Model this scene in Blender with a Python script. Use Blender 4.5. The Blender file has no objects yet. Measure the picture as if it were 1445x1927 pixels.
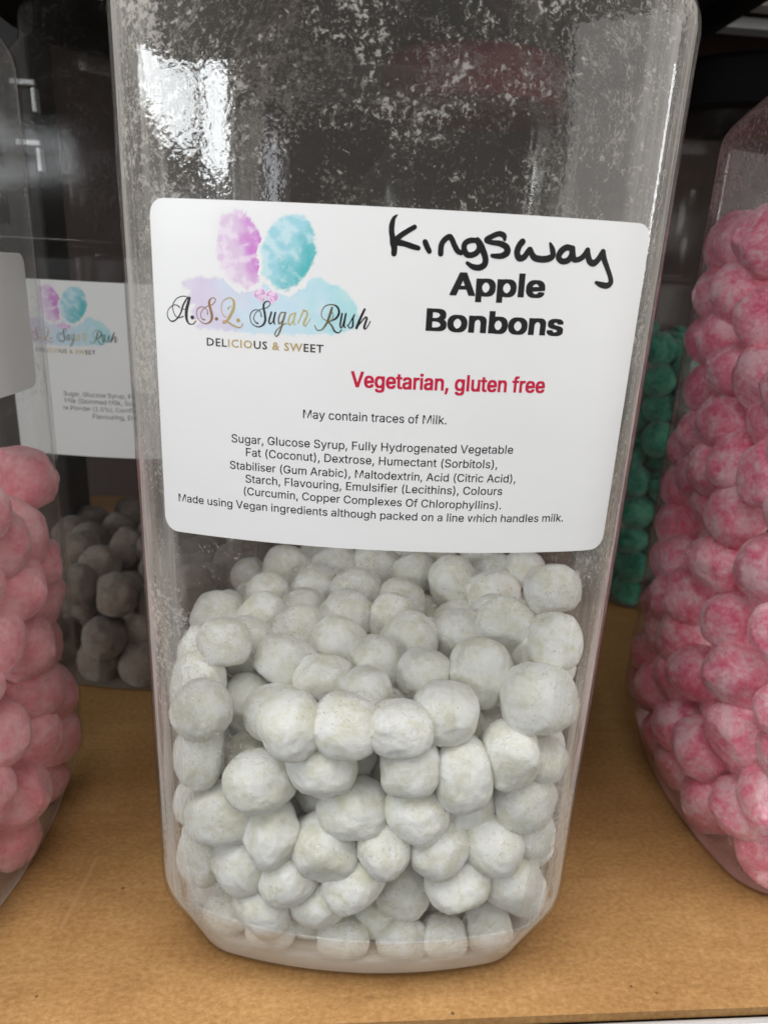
import bpy, math, random, bisect
from mathutils import Vector, Matrix, noise
R = math.radians
MM = 0.001
sc = bpy.context.scene
col = sc.collection

# ------------------------------------------------------------------ camera
CAM = (-0.70604, -204.98162, 191.22187, 0.32208, 0.00958, 0.05047, 1340.01148)   # x, y, z (mm), pitch, yaw, roll (rad), focal length in px of a 1927 px tall frame
cx, cy, cz, pit, yaw, rol, fpx = CAM
fwd = Vector((math.sin(yaw)*math.cos(pit), math.cos(yaw)*math.cos(pit), -math.sin(pit)))
rgt = Vector((math.cos(yaw), -math.sin(yaw), 0.0)); upv = rgt.cross(fwd)
c_, s_ = math.cos(rol), math.sin(rol)
r2 = rgt*c_ + upv*s_; u2 = upv*c_ - rgt*s_
cd = bpy.data.cameras.new('camera'); cam = bpy.data.objects.new('camera', cd); col.objects.link(cam)
cam.matrix_world = Matrix(((r2.x, u2.x, -fwd.x, cx*MM), (r2.y, u2.y, -fwd.y, cy*MM), (r2.z, u2.z, -fwd.z, cz*MM), (0, 0, 0, 1)))
cd.sensor_fit = 'VERTICAL'; cd.sensor_height = 24.0; cd.lens = fpx/1927*24.0
cd.clip_start = 0.01; cd.clip_end = 20.0
cd.dof.use_dof = True; cd.dof.focus_distance = 0.160; cd.dof.aperture_fstop = 15.0
sc.camera = cam

# ------------------------------------------------------------------ world and lamps
w = bpy.data.worlds.new('World'); sc.world = w; w.use_nodes = True
w.node_tree.nodes['Background'].inputs[0].default_value = (0.92, 0.94, 1.0, 1)
w.node_tree.nodes['Background'].inputs[1].default_value = 0.03

def area(name, az, el, dist, sx, sy, radiance, color=(1, 1, 1), roll=0.0, target=(0, 0, 0.16)):
    """rectangular lamp seen from the jar at azimuth az (0 = straight towards the viewer, + right) and elevation el"""
    d = Vector((math.sin(R(az))*math.cos(R(el)), -math.cos(R(az))*math.cos(R(el)), math.sin(R(el))))
    l = bpy.data.lights.new(name, 'AREA'); l.shape = 'RECTANGLE'; l.size = sx; l.size_y = sy
    l.energy = radiance*math.pi*sx*sy; l.color = color
    o = bpy.data.objects.new(name, l); col.objects.link(o)
    o.location = Vector(target) + d*dist
    o.rotation_euler = ((-d).to_track_quat('-Z', 'Y').to_matrix() @ Matrix.Rotation(R(roll), 3, 'Z')).to_euler()
    return o
area('window_light', -56, 13.6, 1.5, 0.98, 0.14, 15.0, (0.93, 0.97, 1.0), -5)
area('window_light', -34, 11.2, 1.5, 0.125, 0.19, 18.0, (0.93, 0.97, 1.0))
area('street_light', -47, 2.5, 1.6, 0.80, 0.22, 1.3, (0.95, 0.96, 1.0))
area('sky_light', 8, 77, 1.3, 1.9, 0.50, 9.0, (1.0, 0.985, 0.96))
area('front_light', -20, 45, 0.40, 0.34, 0.14, 4.9, (1.0, 0.99, 0.97))
area('side_light', 60, 9, 1.4, 1.5, 0.9, 1.9, (1.0, 0.97, 0.94))
area('right_strip_light', 86, 10, 1.2, 0.08, 0.36, 9.0, (0.95, 0.98, 1.0))  # added narrow lamp, for thin streaks on the jar's right edge
area('left_strip_light', -23, 3, 1.5, 0.055, 0.40, 5.0, (0.90, 0.93, 1.0))  # added narrow lamp, reflects as a white strip in the jar front

sc.view_settings.view_transform = 'Standard'; sc.view_settings.look = 'None'
sc.view_settings.exposure = 0.15; sc.view_settings.gamma = 1.0
sc.cycles.max_bounces = 10; sc.cycles.transparent_max_bounces = 48
sc.cycles.diffuse_bounces = 5; sc.cycles.glossy_bounces = 4
sc.cycles.caustics_reflective = False; sc.cycles.caustics_refractive = False
sc.cycles.use_denoising = True
sc.cycles.sample_clamp_indirect = 6.0

# ------------------------------------------------------------------ helpers
def tag(o, label=None, cat=None, group=None, kind=None):
    if label: o['label'] = label
    if cat: o['category'] = cat
    if group: o['group'] = group
    if kind: o['kind'] = kind
    return o
def empty(name, loc, rz=0):
    o = bpy.data.objects.new(name, None); o.location = loc; o.rotation_euler = (0, 0, rz)
    o.empty_display_size = 0.02; col.objects.link(o); return o
def mesh_obj(name, verts, faces, mats, parent=None, smooth=False, mat_idx=None):
    me = bpy.data.meshes.new(name); me.from_pydata([tuple(v) for v in verts], [], faces)
    for m in (mats if isinstance(mats, (list, tuple)) else [mats]): me.materials.append(m)
    if mat_idx: me.polygons.foreach_set('material_index', mat_idx)
    if smooth: me.polygons.foreach_set('use_smooth', [True]*len(me.polygons))
    me.update()
    o = bpy.data.objects.new(name, me); col.objects.link(o)
    if parent: o.parent = parent
    return o
def box_geo(x0, y0, z0, x1, y1, z1, V, F):
    b = len(V)
    V += [(x0, y0, z0), (x1, y0, z0), (x1, y1, z0), (x0, y1, z0), (x0, y0, z1), (x1, y0, z1), (x1, y1, z1), (x0, y1, z1)]
    F += [[b+i for i in f] for f in ((0, 3, 2, 1), (4, 5, 6, 7), (0, 1, 5, 4), (1, 2, 6, 5), (2, 3, 7, 6), (3, 0, 4, 7))]
def bevel(o, width, seg=2):
    m = o.modifiers.new('bevel', 'BEVEL'); m.width = width; m.segments = seg; m.limit_method = 'ANGLE'
    return o

class NT:
    """small node-tree writer"""
    def __init__(s, name):
        s.m = bpy.data.materials.new(name); s.m.use_nodes = True
        s.t = s.m.node_tree; s.t.nodes.clear()
        s.out = s.n('ShaderNodeOutputMaterial')
    def n(s, typ, **kw):
        nd = s.t.nodes.new(typ)
        for k, v in kw.items():
            if hasattr(nd, k): setattr(nd, k, v)
            else: nd.inputs[k.replace('_', ' ')].default_value = v
        return nd
    def l(s, a, b): s.t.links.new(a, b)
    def math(s, op, a, b=None, clamp=False):
        nd = s.n('ShaderNodeMath'); nd.operation = op; nd.use_clamp = clamp
        for i, q in enumerate((a, b)):
            if q is None: continue
            if isinstance(q, (int, float)): nd.inputs[i].default_value = q
            else: s.l(q, nd.inputs[i])
        return nd.outputs[0]
    def noise(s, vec, scale, detail=3, rough=0.5, dist=0.0):
        nd = s.n('ShaderNodeTexNoise'); nd.inputs['Scale'].default_value = scale
        nd.inputs['Detail'].default_value = detail; nd.inputs['Roughness'].default_value = rough
        nd.inputs['Distortion'].default_value = dist
        s.l(vec, nd.inputs['Vector']); return nd.outputs['Fac']
    def ramp(s, fac, stops):
        nd = s.n('ShaderNodeValToRGB'); e = nd.color_ramp.elements
        while len(e) < len(stops): e.new(0.5)
        for i, (p, c) in enumerate(stops):
            e[i].position = p; e[i].color = (*c, 1) if not isinstance(c, (int, float)) else (c, c, c, 1)
        s.l(fac, nd.inputs[0]); return nd.outputs[0]
    def scale(s, vec, v):
        nd = s.n('ShaderNodeMapping'); nd.inputs['Scale'].default_value = v; s.l(vec, nd.inputs[0]); return nd.outputs[0]
    def mixc(s, fac, a, b):
        nd = s.n('ShaderNodeMix'); nd.data_type = 'RGBA'
        for i, q in ((0, fac), (6, a), (7, b)):
            if isinstance(q, (int, float)): nd.inputs[i].default_value = q
            elif isinstance(q, tuple): nd.inputs[i].default_value = (*q, 1)
            else: s.l(q, nd.inputs[i])
        return nd.outputs[2]
    def bump(s, h, strength, dist):
        nd = s.n('ShaderNodeBump'); nd.inputs['Strength'].default_value = strength; nd.inputs['Distance'].default_value = dist
        s.l(h, nd.inputs['Height']); return nd.outputs[0]
    def obj(s):
        return s.n('ShaderNodeTexCoord').outputs['Object']
    def mixs(s, fac, a, b):
        nd = s.n('ShaderNodeMixShader')
        if isinstance(fac, (int, float)): nd.inputs[0].default_value = fac
        else: s.l(fac, nd.inputs[0])
        s.l(a, nd.inputs[1]); s.l(b, nd.inputs[2]); return nd.outputs[0]
    def principled(s, color, rough=0.6, metal=0.0, spec=0.5, normal=None):
        nd = s.n('ShaderNodeBsdfPrincipled')
        for k, q in (('Base Color', color), ('Roughness', rough), ('Metallic', metal), ('Specular IOR Level', spec)):
            if isinstance(q, tuple): nd.inputs[k].default_value = (*q, 1)
            elif isinstance(q, (int, float)): nd.inputs[k].default_value = q
            else: s.l(q, nd.inputs[k])
        if normal is not None: s.l(normal, nd.inputs['Normal'])
        return nd.outputs[0]
    def done(s, sh):
        s.l(sh, s.out.inputs[0]); return s.m

def facing(T):
    lw = T.n('ShaderNodeLayerWeight'); lw.inputs['Blend'].default_value = 0.5
    return lw.outputs['Facing']          # 1 - |cos|

def mat_clear(name, wobble=1.0, rough=0.035, f0=0.055):
    T = NT(name); co = T.obj()
    h = T.math('ADD', T.math('MULTIPLY', T.noise(co, 850, 2, .5), .27), T.math('MULTIPLY', T.noise(co, 55, 1, .5), 1.0))
    nor = T.bump(h, 1.0, 0.00010*wobble)
    gl = T.n('ShaderNodeBsdfGlossy'); gl.inputs['Roughness'].default_value = rough
    T.l(nor, gl.inputs['Normal'])
    tr = T.n('ShaderNodeBsdfTransparent'); tr.inputs[0].default_value = (0.98, 0.985, 0.98, 1)
    f = T.math('ADD', T.math('MULTIPLY', T.math('POWER', facing(T), 4.0), 0.75 if f0 > .04 else 0.4), f0, True)
    return T.done(T.mixs(f, tr.outputs[0], gl.outputs[0]))

def mat_dusty(name, amount=1.0, tint=(.77, .73, .68), veil=0.05, seed=0.0):
    """inside of the wall: clear plastic under a film of icing sugar (flecks, patches, a thin veil)"""
    T = NT(name); co = T.obj()
    mp = T.n('ShaderNodeMapping'); mp.inputs['Location'].default_value = (seed, seed*.7, seed*.3); T.l(co, mp.inputs[0]); co = mp.outputs[0]
    at = T.n('ShaderNodeAttribute'); at.attribute_name = 'wall'
    sep = T.n('ShaderNodeSeparateColor'); T.l(at.outputs['Color'], sep.inputs[0])
    corner, low, high = sep.outputs[0], sep.outputs[1], sep.outputs[2]
    patch = T.noise(co, 34, 3, .6)
    patch2 = T.noise(co, 120, 2, .6)
    fleck = T.noise(co, 720, 6, .80, .5)
    streak = T.noise(T.scale(co, (260, 260, 22)), 1.0, 4, .65, .6)
    # flecks
    th = T.math('ADD', T.math('MULTIPLY', patch, .42), T.math('MULTIPLY', patch2, .20))
    th = T.math('ADD', th, T.math('MULTIPLY', high, .03))
    th = T.math('ADD', th, T.math('MULTIPLY', corner, .03))
    v = T.math('SUBTRACT', T.math('ADD', fleck, th), .905)
    fl = T.math('MULTIPLY', T.math('MULTIPLY', v, 16.0, True), .95*amount)
    sz = T.n('ShaderNodeSeparateXYZ'); T.l(co, sz.inputs[0])            # the sweets have rubbed the wall cleaner up to their level
    fl = T.math('MULTIPLY', fl, T.math('ADD', .28, T.math('MULTIPLY', T.math('DIVIDE', T.math('SUBTRACT', sz.outputs[2], .085), .035, True), .72)))
    # smears down the corners
    st = T.math('MULTIPLY', T.math('MULTIPLY', T.math('SUBTRACT', streak, .40), 2.6, True), T.math('MULTIPLY', corner, .60*amount))
    vl = T.math('MULTIPLY', T.math('ADD', T.math('MULTIPLY', patch, .9), .55), veil)
    vl = T.math('ADD', vl, T.math('MULTIPLY', low, 1.7*amount))
    vl = T.math('ADD', vl, T.math('MULTIPLY', high, .012*amount))
    tau = T.math('ADD', T.math('ADD', fl, st), vl)
    cosv = T.math('MAXIMUM', T.math('SUBTRACT', 1.0, facing(T)), .09)
    a = T.math('SUBTRACT', 1.0, T.math('POWER', 2.718, T.math('MULTIPLY', T.math('DIVIDE', tau, cosv), -1.0)), True)
    df = T.n('ShaderNodeBsdfDiffuse'); df.inputs[0].default_value = (*tint, 1)
    tl = T.n('ShaderNodeBsdfTranslucent'); tl.inputs[0].default_value = (*tint, 1)
    dust = T.mixs(.42, df.outputs[0], tl.outputs[0])
    tr = T.n('ShaderNodeBsdfTransparent'); tr.inputs[0].default_value = (0.985, 0.985, 0.985, 1)
    return T.done(T.mixs(a, tr.outputs[0], dust))

def mat_bonbon(name, lo, mid, hi, grain=1.0, lo_pos=.40, w1=.08, w2=.17):
    T = NT(name); co = T.obj()
    oi = T.n('ShaderNodeObjectInfo'); mp = T.n('ShaderNodeVectorMath'); mp.operation = 'ADD'
    cm = T.n('ShaderNodeCombineXYZ'); rr = T.math('MULTIPLY', oi.outputs['Random'], 37.0)
    for i in range(3): T.l(rr, cm.inputs[i])
    T.l(co, mp.inputs[0]); T.l(cm.outputs[0], mp.inputs[1]); v = mp.outputs[0]
    blot = T.noise(v, 1.5, 3, .55, .5)
    fine = T.noise(v, 7, 5, .72, .3)
    k = T.math('ADD', T.math('MULTIPLY', blot, .58), T.math('MULTIPLY', fine, .42))
    c = T.ramp(k, [(lo_pos, lo), (lo_pos+w1, mid), (lo_pos+w2, hi)])
    var = T.n('ShaderNodeHueSaturation'); T.l(c, var.inputs['Color'])
    T.l(T.math('ADD', T.math('MULTIPLY', oi.outputs['Random'], .16), .90), var.inputs['Value'])
    c = var.outputs[0]
    h = T.math('ADD', T.math('MULTIPLY', T.noise(v, 30, 4, .75), .5), T.math('MULTIPLY', fine, 1.1))
    nor = T.bump(h, .45*grain, .0006)
    nd = T.n('ShaderNodeBsdfPrincipled'); T.l(c, nd.inputs['Base Color']); nd.inputs['Roughness'].default_value = .95
    nd.inputs['Specular IOR Level'].default_value = .12
    nd.inputs['Sheen Weight'].default_value = .25; nd.inputs['Sheen Roughness'].default_value = .6
    T.l(nor, nd.inputs['Normal'])
    return T.done(nd.outputs[0])

def mat_plain(name, color, rough=.5, metal=0.0, spec=.5, var=0.0, nscale=60, bump=0.0, bscale=400):
    T = NT(name); co = T.obj()
    c = color
    if var:
        n = T.noise(co, nscale, 4, .6)
        c = T.mixc(n, tuple(x*(1-var) for x in color), tuple(min(1, x*(1+var)) for x in color))
    nor = T.bump(T.noise(co, bscale, 3, .6), bump, .0004) if bump else None
    return T.done(T.principled(c, rough, metal, spec, nor))

M = {}
M['clear'] = mat_clear('clear_plastic')
M['dull'] = mat_clear('dimmed_clear_plastic', 2.0, 0.16, 0.022)  # gloss cut in the material, standing in for blocked window reflections
M['dusty'] = mat_dusty('sugar_dusted_plastic')
M['dusty_pink'] = mat_dusty('pink_dusted_plastic', .22, (.74, .50, .53), .03, 3.1)
M['dusty_plain'] = mat_dusty('hazy_plastic', .12, (.45, .42, .40), .03, 5.7)
M['white_bonbon'] = mat_bonbon('white_bonbon_sugar', (.74, .725, .60), (.83, .822, .75), (.905, .905, .885))
M['pink_bonbon'] = mat_bonbon('pink_bonbon_sugar', (.80, .11, .22), (.90, .29, .39), (.95, .58, .64), 1.0, .37, .11, .22)
M['salmon_bonbon'] = mat_bonbon('salmon_bonbon_sugar', (.72, .20, .25), (.78, .32, .35), (.82, .45, .47), 1.0, .36, .13, .27)
M['brown_bonbon'] = mat_bonbon('brown_bonbon_sugar', (.17, .125, .10), (.21, .165, .135), (.26, .21, .175))
M['green_bonbon'] = mat_bonbon('green_bonbon_sugar', (.008, .10, .06), (.02, .17, .11), (.06, .24, .16))
M['paper'] = mat_plain('label_paper', (.74, .742, .742), .34, 0, .5, .02, 45, .25, 70)
M['ink'] = mat_plain('black_ink', (.012, .012, .013), .5, 0, .25, .7, 260)
M['heading_ink'] = mat_plain('heading_ink', (.016, .015, .016), .6, 0, .2, .5, 900)
M['red_ink'] = mat_plain('red_ink', (.50, .012, .05), .5, 0, .3, .15, 900)
M['black_plastic'] = mat_plain('black_plastic', (.006, .006, .0065), .65, 0, .15)
M['maroon_plastic'] = mat_plain('maroon_plastic', (.20, .010, .016), .5, 0, .3)
M['dark_metal'] = mat_plain('dark_metal', (.035, .032, .03), .45, .6, .5, .3, 30)
M['steel'] = mat_plain('steel_trim', (.66, .66, .66), .35, .45, .5, .12, 40)
M['white_slat'] = mat_plain('white_slat', (.80, .79, .77), .4, 0, .5, .06, 50)
M['dark_board'] = mat_plain('dark_back_board', (.070, .050, .046), .8, 0, .2, .3, 12)
M['sugar'] = mat_plain('sugar_powder', (.78, .76, .74), 1.0, 0, .1, .05, 300, .6, 900)

def mat_board():
    T = NT('kraft_board'); co = T.obj()
    fib = T.noise(T.scale(co, (40, 190, 60)), 1.0, 5, .65, .8)
    blot = T.noise(co, 26, 4, .6)
    fine = T.noise(T.scale(co, (520, 800, 400)), 1.0, 4, .75)
    k = T.math('ADD', T.math('ADD', T.math('MULTIPLY', fib, .18), T.math('MULTIPLY', blot, .27)), T.math('MULTIPLY', fine, .55))
    c = T.ramp(k, [(.37, (.235, .118, .041)), (.50, (.335, .180, .065)), (.63, (.44, .256, .105))])
    vo = T.n('ShaderNodeTexVoronoi'); vo.inputs['Scale'].default_value = 150; T.l(co, vo.inputs['Vector'])
    se = T.n('ShaderNodeSeparateColor'); T.l(vo.outputs['Color'], se.inputs[0])
    r_ = T.math('MULTIPLY', T.math('SUBTRACT', se.outputs[0], .62), .30)
    spot = T.math('LESS_THAN', T.math('ADD', vo.outputs['Distance'], T.math('MULTIPLY', T.noise(co, 700, 2), .05)), r_)
    c = T.mixc(T.math('MULTIPLY', spot, .75), c, (.07, .032, .012))
    for ax, ay, bx_, by_, wd, am in ((-.1543, .0325, -.1519, .0590, .0011, .55), (-.02, .0062, .004, .0085, .0007, .30), (.055, .020, .058, .029, .0012, .28)):
        L2 = (bx_-ax)**2+(by_-ay)**2                       # a pale rub mark: distance to a short line on the board
        sp = T.n('ShaderNodeSeparateXYZ'); T.l(co, sp.inputs[0])
        px, py = T.math('SUBTRACT', sp.outputs[0], ax), T.math('SUBTRACT', sp.outputs[1], ay)
        tt = T.math('DIVIDE', T.math('ADD', T.math('MULTIPLY', px, bx_-ax), T.math('MULTIPLY', py, by_-ay)), L2, True)
        qx, qy = T.math('SUBTRACT', px, T.math('MULTIPLY', tt, bx_-ax)), T.math('SUBTRACT', py, T.math('MULTIPLY', tt, by_-ay))
        dd = T.math('SQRT', T.math('ADD', T.math('MULTIPLY', qx, qx), T.math('MULTIPLY', qy, qy)))
        m_ = T.math('SUBTRACT', 1.0, T.math('DIVIDE', T.math('ADD', dd, T.math('MULTIPLY', fine, wd*.8)), wd*1.4), True)
        c = T.mixc(T.math('MULTIPLY', m_, am), c, (.45, .28, .14))
    nor = T.bump(fine, .25, .0003)
    return T.done(T.principled(c, .55, 0, .25, nor))
M['board'] = mat_board()

def mat_vcol(name, rough=.45, spec=.35, metal=0.0):
    T = NT(name); at = T.n('ShaderNodeAttribute'); at.attribute_name = 'Col'
    return T.done(T.principled(at.outputs['Color'], rough, metal, spec))
M['print'] = mat_vcol('printed_colours')
M['foil'] = mat_vcol('foil_print', .35, .5, .25)

# ------------------------------------------------------------------ the shelf
SY = R(4.6)                                    # the shelf runs a little askew to the jars
front_mid = Vector((66.6, -61.5, 0))           # a point on the board's front edge (mm)
shelf_root_m = Matrix.Translation(front_mid*MM) @ Matrix.Rotation(SY, 4, 'Z')
def in_shelf(o): o.matrix_world = shelf_root_m; return o
# board, local x along the front edge, y to the back
V = []; F = []
nx, ny = 96, 40
xs = [-.9+1.8*i/nx for i in range(nx+1)]; ys = [.46*(j/ny) for j in range(ny+1)]
for j in range(ny+1):
    for i in range(nx+1): V.append((xs[i], ys[j], 0))
for j in range(ny):
    for i in range(nx):
        a = j*(nx+1)+i; F.append((a, a+1, a+nx+2, a+nx+1))
b = len(V)
V += [(-.9, 0, -.003), (.9, 0, -.003), (.9, .46, -.003), (-.9, .46, -.003)]
F += [(b, b+1, nx, 0)[::1], (b+3, b+2, b+1, b)]
shelf = in_shelf(mesh_obj('shelf_board', V, F, M['board']))
tag(shelf, 'brown kraft coloured hardboard shelf that all the jars stand on', 'shelf', kind='structure')
# the steel lip along the front edge
V = []; F = []; box_geo(-.9, -.0042, -.032, .9, -.0006, -.0022, V, F); box_geo(-.9, -.0042, -.036, .9, .03, -.0325, V, F)
lip = bevel(in_shelf(mesh_obj('shelf_edge', V, F, M['steel'])), .0012, 3)
tag(lip, 'shiny steel edging strip along the front of the brown shelf', 'shelf edge', kind='structure')
V = []; F = []; box_geo(-.9, .462, -.03, .9, .472, .60, V, F)
tag(in_shelf(mesh_obj('back_panel', V, F, M['dark_board'])), 'dark panel at the back of the shelf bay', 'back panel', kind='structure')
V = []; F = []; box_geo(-.9, .0, .340, .9, .46, .356, V, F)
tag(in_shelf(mesh_obj('upper_shelf', V, F, M['dark_board'])), 'dark underside of the next shelf above the jars', 'upper shelf', kind='structure')

# slatted rack hanging under the upper shelf, back right
rk = empty('slatted_rack', (.172, .12, .322)); rk.rotation_euler = (0, 0, SY)
tag(rk, 'rack of pale slats held by a dark rail above the black jar lid', 'rack')
V = []; F = []; box_geo(-.002, .0, .0, .006, .28, .012, V, F)
bevel(mesh_obj('rail', V, F, M['dark_metal'], rk), .001)
for yy_, zz_, hh_ in ((.088, .004, .005), (.118, .003, .0055), (.176, -.004, .0025), (.058, .004, .005)):
    V = []; F = []; box_geo(.0085, yy_, zz_, .32, yy_+.012, zz_+hh_, V, F)
    bevel(mesh_obj('slat', V, F, M['white_slat'], rk), .0008)

# slotted upright, back left
up = empty('slotted_upright', (-.182, .165, 0.0)); up.rotation_euler = (0, 0, SY)
tag(up, 'dark slotted steel upright at the far left with bracket hooks', 'shelf upright')
V = []; F = []; box_geo(-.018, -.012, 0, .018, .018, .339, V, F)
post = bevel(mesh_obj('post', V, F, M['dark_metal'], up), .0015)
for k in range(6):
    z0 = .205+k*.024
    V = []; F = []; box_geo(-.004, -.0128, z0, .002, -.0115, z0+.014, V, F)
    mesh_obj('slot', V, F, M['black_plastic'], post)
for z0 in (.262, .238):
    V = []; F = []; box_geo(.0186, -.016, z0-.010, .0205, -.011, z0, V, F); box_geo(.010, -.016, z0+.0005, .0205, -.0135, z0+.003, V, F)
    bevel(mesh_obj('hook', V, F, M['steel'], up), .0004)

# ------------------------------------------------------------------ jar geometry
W, SAG, RC = 63.0, 5.3, 19.5
def outline(W, s, rc, n=14, m=22):
    h = W-rc; Rr = (h*h+s*s)/(2*s); a = math.asin(min(.98, h/Rr))*.9
    for _ in range(60):
        d = (Rr*math.sin(a)-rc*math.sin(a)) + (-W+Rr-Rr*math.cos(a)+rc*math.cos(a)); a -= d/Rr*.7
    q = [(Rr*math.sin(t), -W+Rr-Rr*math.cos(t), 0.0) for t in [(-a+2*a*i/m) for i in range(m+1)]]
    cc = (Rr-rc)*math.sin(a)
    q += [(cc+rc*math.sin(t), -cc-rc*math.cos(t), 1.0) for t in [a+(math.pi/2-2*a)*i/n for i in range(1, n)]]
    out = []
    for k in range(4):
        c, s2 = ((1, 0), (0, 1), (-1, 0), (0, -1))[k]
        out += [(c*x-s2*y, s2*x+c*y, g) for x, y, g in q]
    return out, Rr, a
OUT, RF, AF = outline(W, SAG, RC)
NP = len(OUT)
# (height, inset of the wall, blend towards a circle, circle radius)
PROFILE = [(0, 10.4, 0, 0), (0.15, 9.5, 0, 0), (0.8, 8.9, 0, 0), (3.0, 8.1, 0, 0), (9, 5.9, 0, 0), (16, 3.2, 0, 0), (20, 1.6, 0, 0), (23, .6, 0, 0), (25, .2, 0, 0), (28, .05, 0, 0),
           (40, .15, 0, 0), (90, .1, 0, 0), (140, .05, 0, 0), (190, .0, 0, 0), (225, .0, 0, 0), (238, 0, 0, 0), (241, .5, 0, 0), (244, 2.0, 0, 0), (248, 5.0, .03, 48),
           (252, 8.2, .10, 48), (258, 12.2, .25, 48), (264, 15.5, .5, 48), (268, 17, .8, 47), (270.5, 17, 1, 45.5), (273, 17, 1, 45), (286, 17, 1, 45)]
def ring(z, inset, bl, cr, grow=0.0):
    f = (W-inset-grow)/W; pts = []
    for x, y, g in OUT:
        px, py = x*f, y*f
        if bl > 0:
            d = math.hypot(x, y); qx, qy = x/d*(cr-grow), y/d*(cr-grow)
            px, py = px*(1-bl)+qx*bl, py*(1-bl)+qy*bl
        pts.append((px*MM, py*MM, z*MM))
    return pts
def sm(a, b, x):
    t = max(0, min(1, (x-a)/(b-a))); return t*t*(3-2*t)
def make_body(parent, mats, glint_ridge=None):
    V = []; F = []; MI = []; A = []
    prof = list(PROFILE)
    if glint_ridge: prof = sorted(prof+[(glint_ridge-2.2, 0, 0, 0), (glint_ridge-.8, -.9, 0, 0), (glint_ridge+.8, -.9, 0, 0), (glint_ridge+2.2, 0, 0, 0)])  # ridge added to the shape to make a glint line on back jars
    for shell in (0, 1):
        base = len(V)
        for z, ins, bl, cr in prof:
            zz = z if shell == 0 or z > 260 else z+.5
            for (x, y, zq), (ox, oy, g) in zip(ring(zz, ins, bl, cr, (.4+.35*sm(4, 20, z))*shell), OUT):
                V.append((x, y, zq))
                A.append((g, 1-sm(2.5, 11, zz), sm(195, 232, zz)))
        for j in range(len(prof)-1):
            for i in range(NP):
                a, b = base+j*NP+i, base+j*NP+(i+1) % NP
                f = (a, b, b+NP, a+NP)
                F.append(f if shell == 0 else f[::-1]); MI.append(shell)
        c = len(V); V.append((0, 0, (2.0 if shell == 0 else 2.5)*MM)); A.append((0, 1, 0))   # pushed-up base
        for i in range(NP):
            a, b = base+i, base+(i+1) % NP
            F.append((b, a, c) if shell == 0 else (a, b, c)); MI.append(shell)
    o = mesh_obj('body', V, F, mats, parent, True, MI)
    at = o.data.color_attributes.new('wall', 'FLOAT_COLOR', 'POINT')
    # the corner weight is softened over the ring
    at.data.foreach_set('color', [q for (g, l, h) in A for q in (g, l, h, 1.0)])
    return o
def make_lid(parent, m):
    V = []; F = []; n = 72
    prof = [(51.5, 281), (53, 282), (53.3, 284), (53, 302), (51.5, 305), (48, 305.6), (47, 304.6), (0.01, 304.6)]
    for r, z in prof:
        for i in range(n):
            rr = r
            V.append((rr*math.cos(2*math.pi*i/n)*MM, rr*math.sin(2*math.pi*i/n)*MM, z*MM))
    for j in range(len(prof)-1):
        for i in range(n):
            a, b = j*n+i, j*n+(i+1) % n; F.append((a, b, b+n, a+n))
    F.append(tuple(range(n))[::-1])
    return mesh_obj('lid', V, F, m, parent, False)

# wall wrap: arc length s (mm) from the middle of the front face -> point and outward normal
_dense = OUT[11:]+OUT[:11]
_s = [0.0]
for i in range(NP):
    p, q = _dense[i], _dense[(i+1) % NP]; _s.append(_s[-1]+math.hypot(q[0]-p[0], q[1]-p[1]))
PER = _s[-1]
def wrap(s, z, off):
    if abs(s) < RF*AF:                       # front face: exact arc
        t = s/RF; nx_, ny_ = math.sin(t), -math.cos(t); x, y = RF*nx_, -W+RF+RF*ny_
    else:
        sv = s % PER; i = min(NP-1, bisect.bisect_right(_s, sv)-1)
        p, q = _dense[i], _dense[(i+1) % NP]; t = (sv-_s[i])/(_s[i+1]-_s[i])
        x, y = p[0]+(q[0]-p[0])*t, p[1]+(q[1]-p[1])*t
        dx, dy = q[0]-p[0], q[1]-p[1]; L = math.hypot(dx, dy); nx_, ny_ = dy/L, -dx/L
    return ((x+nx_*off)*MM, (y+ny_*off)*MM, z*MM)

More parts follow.
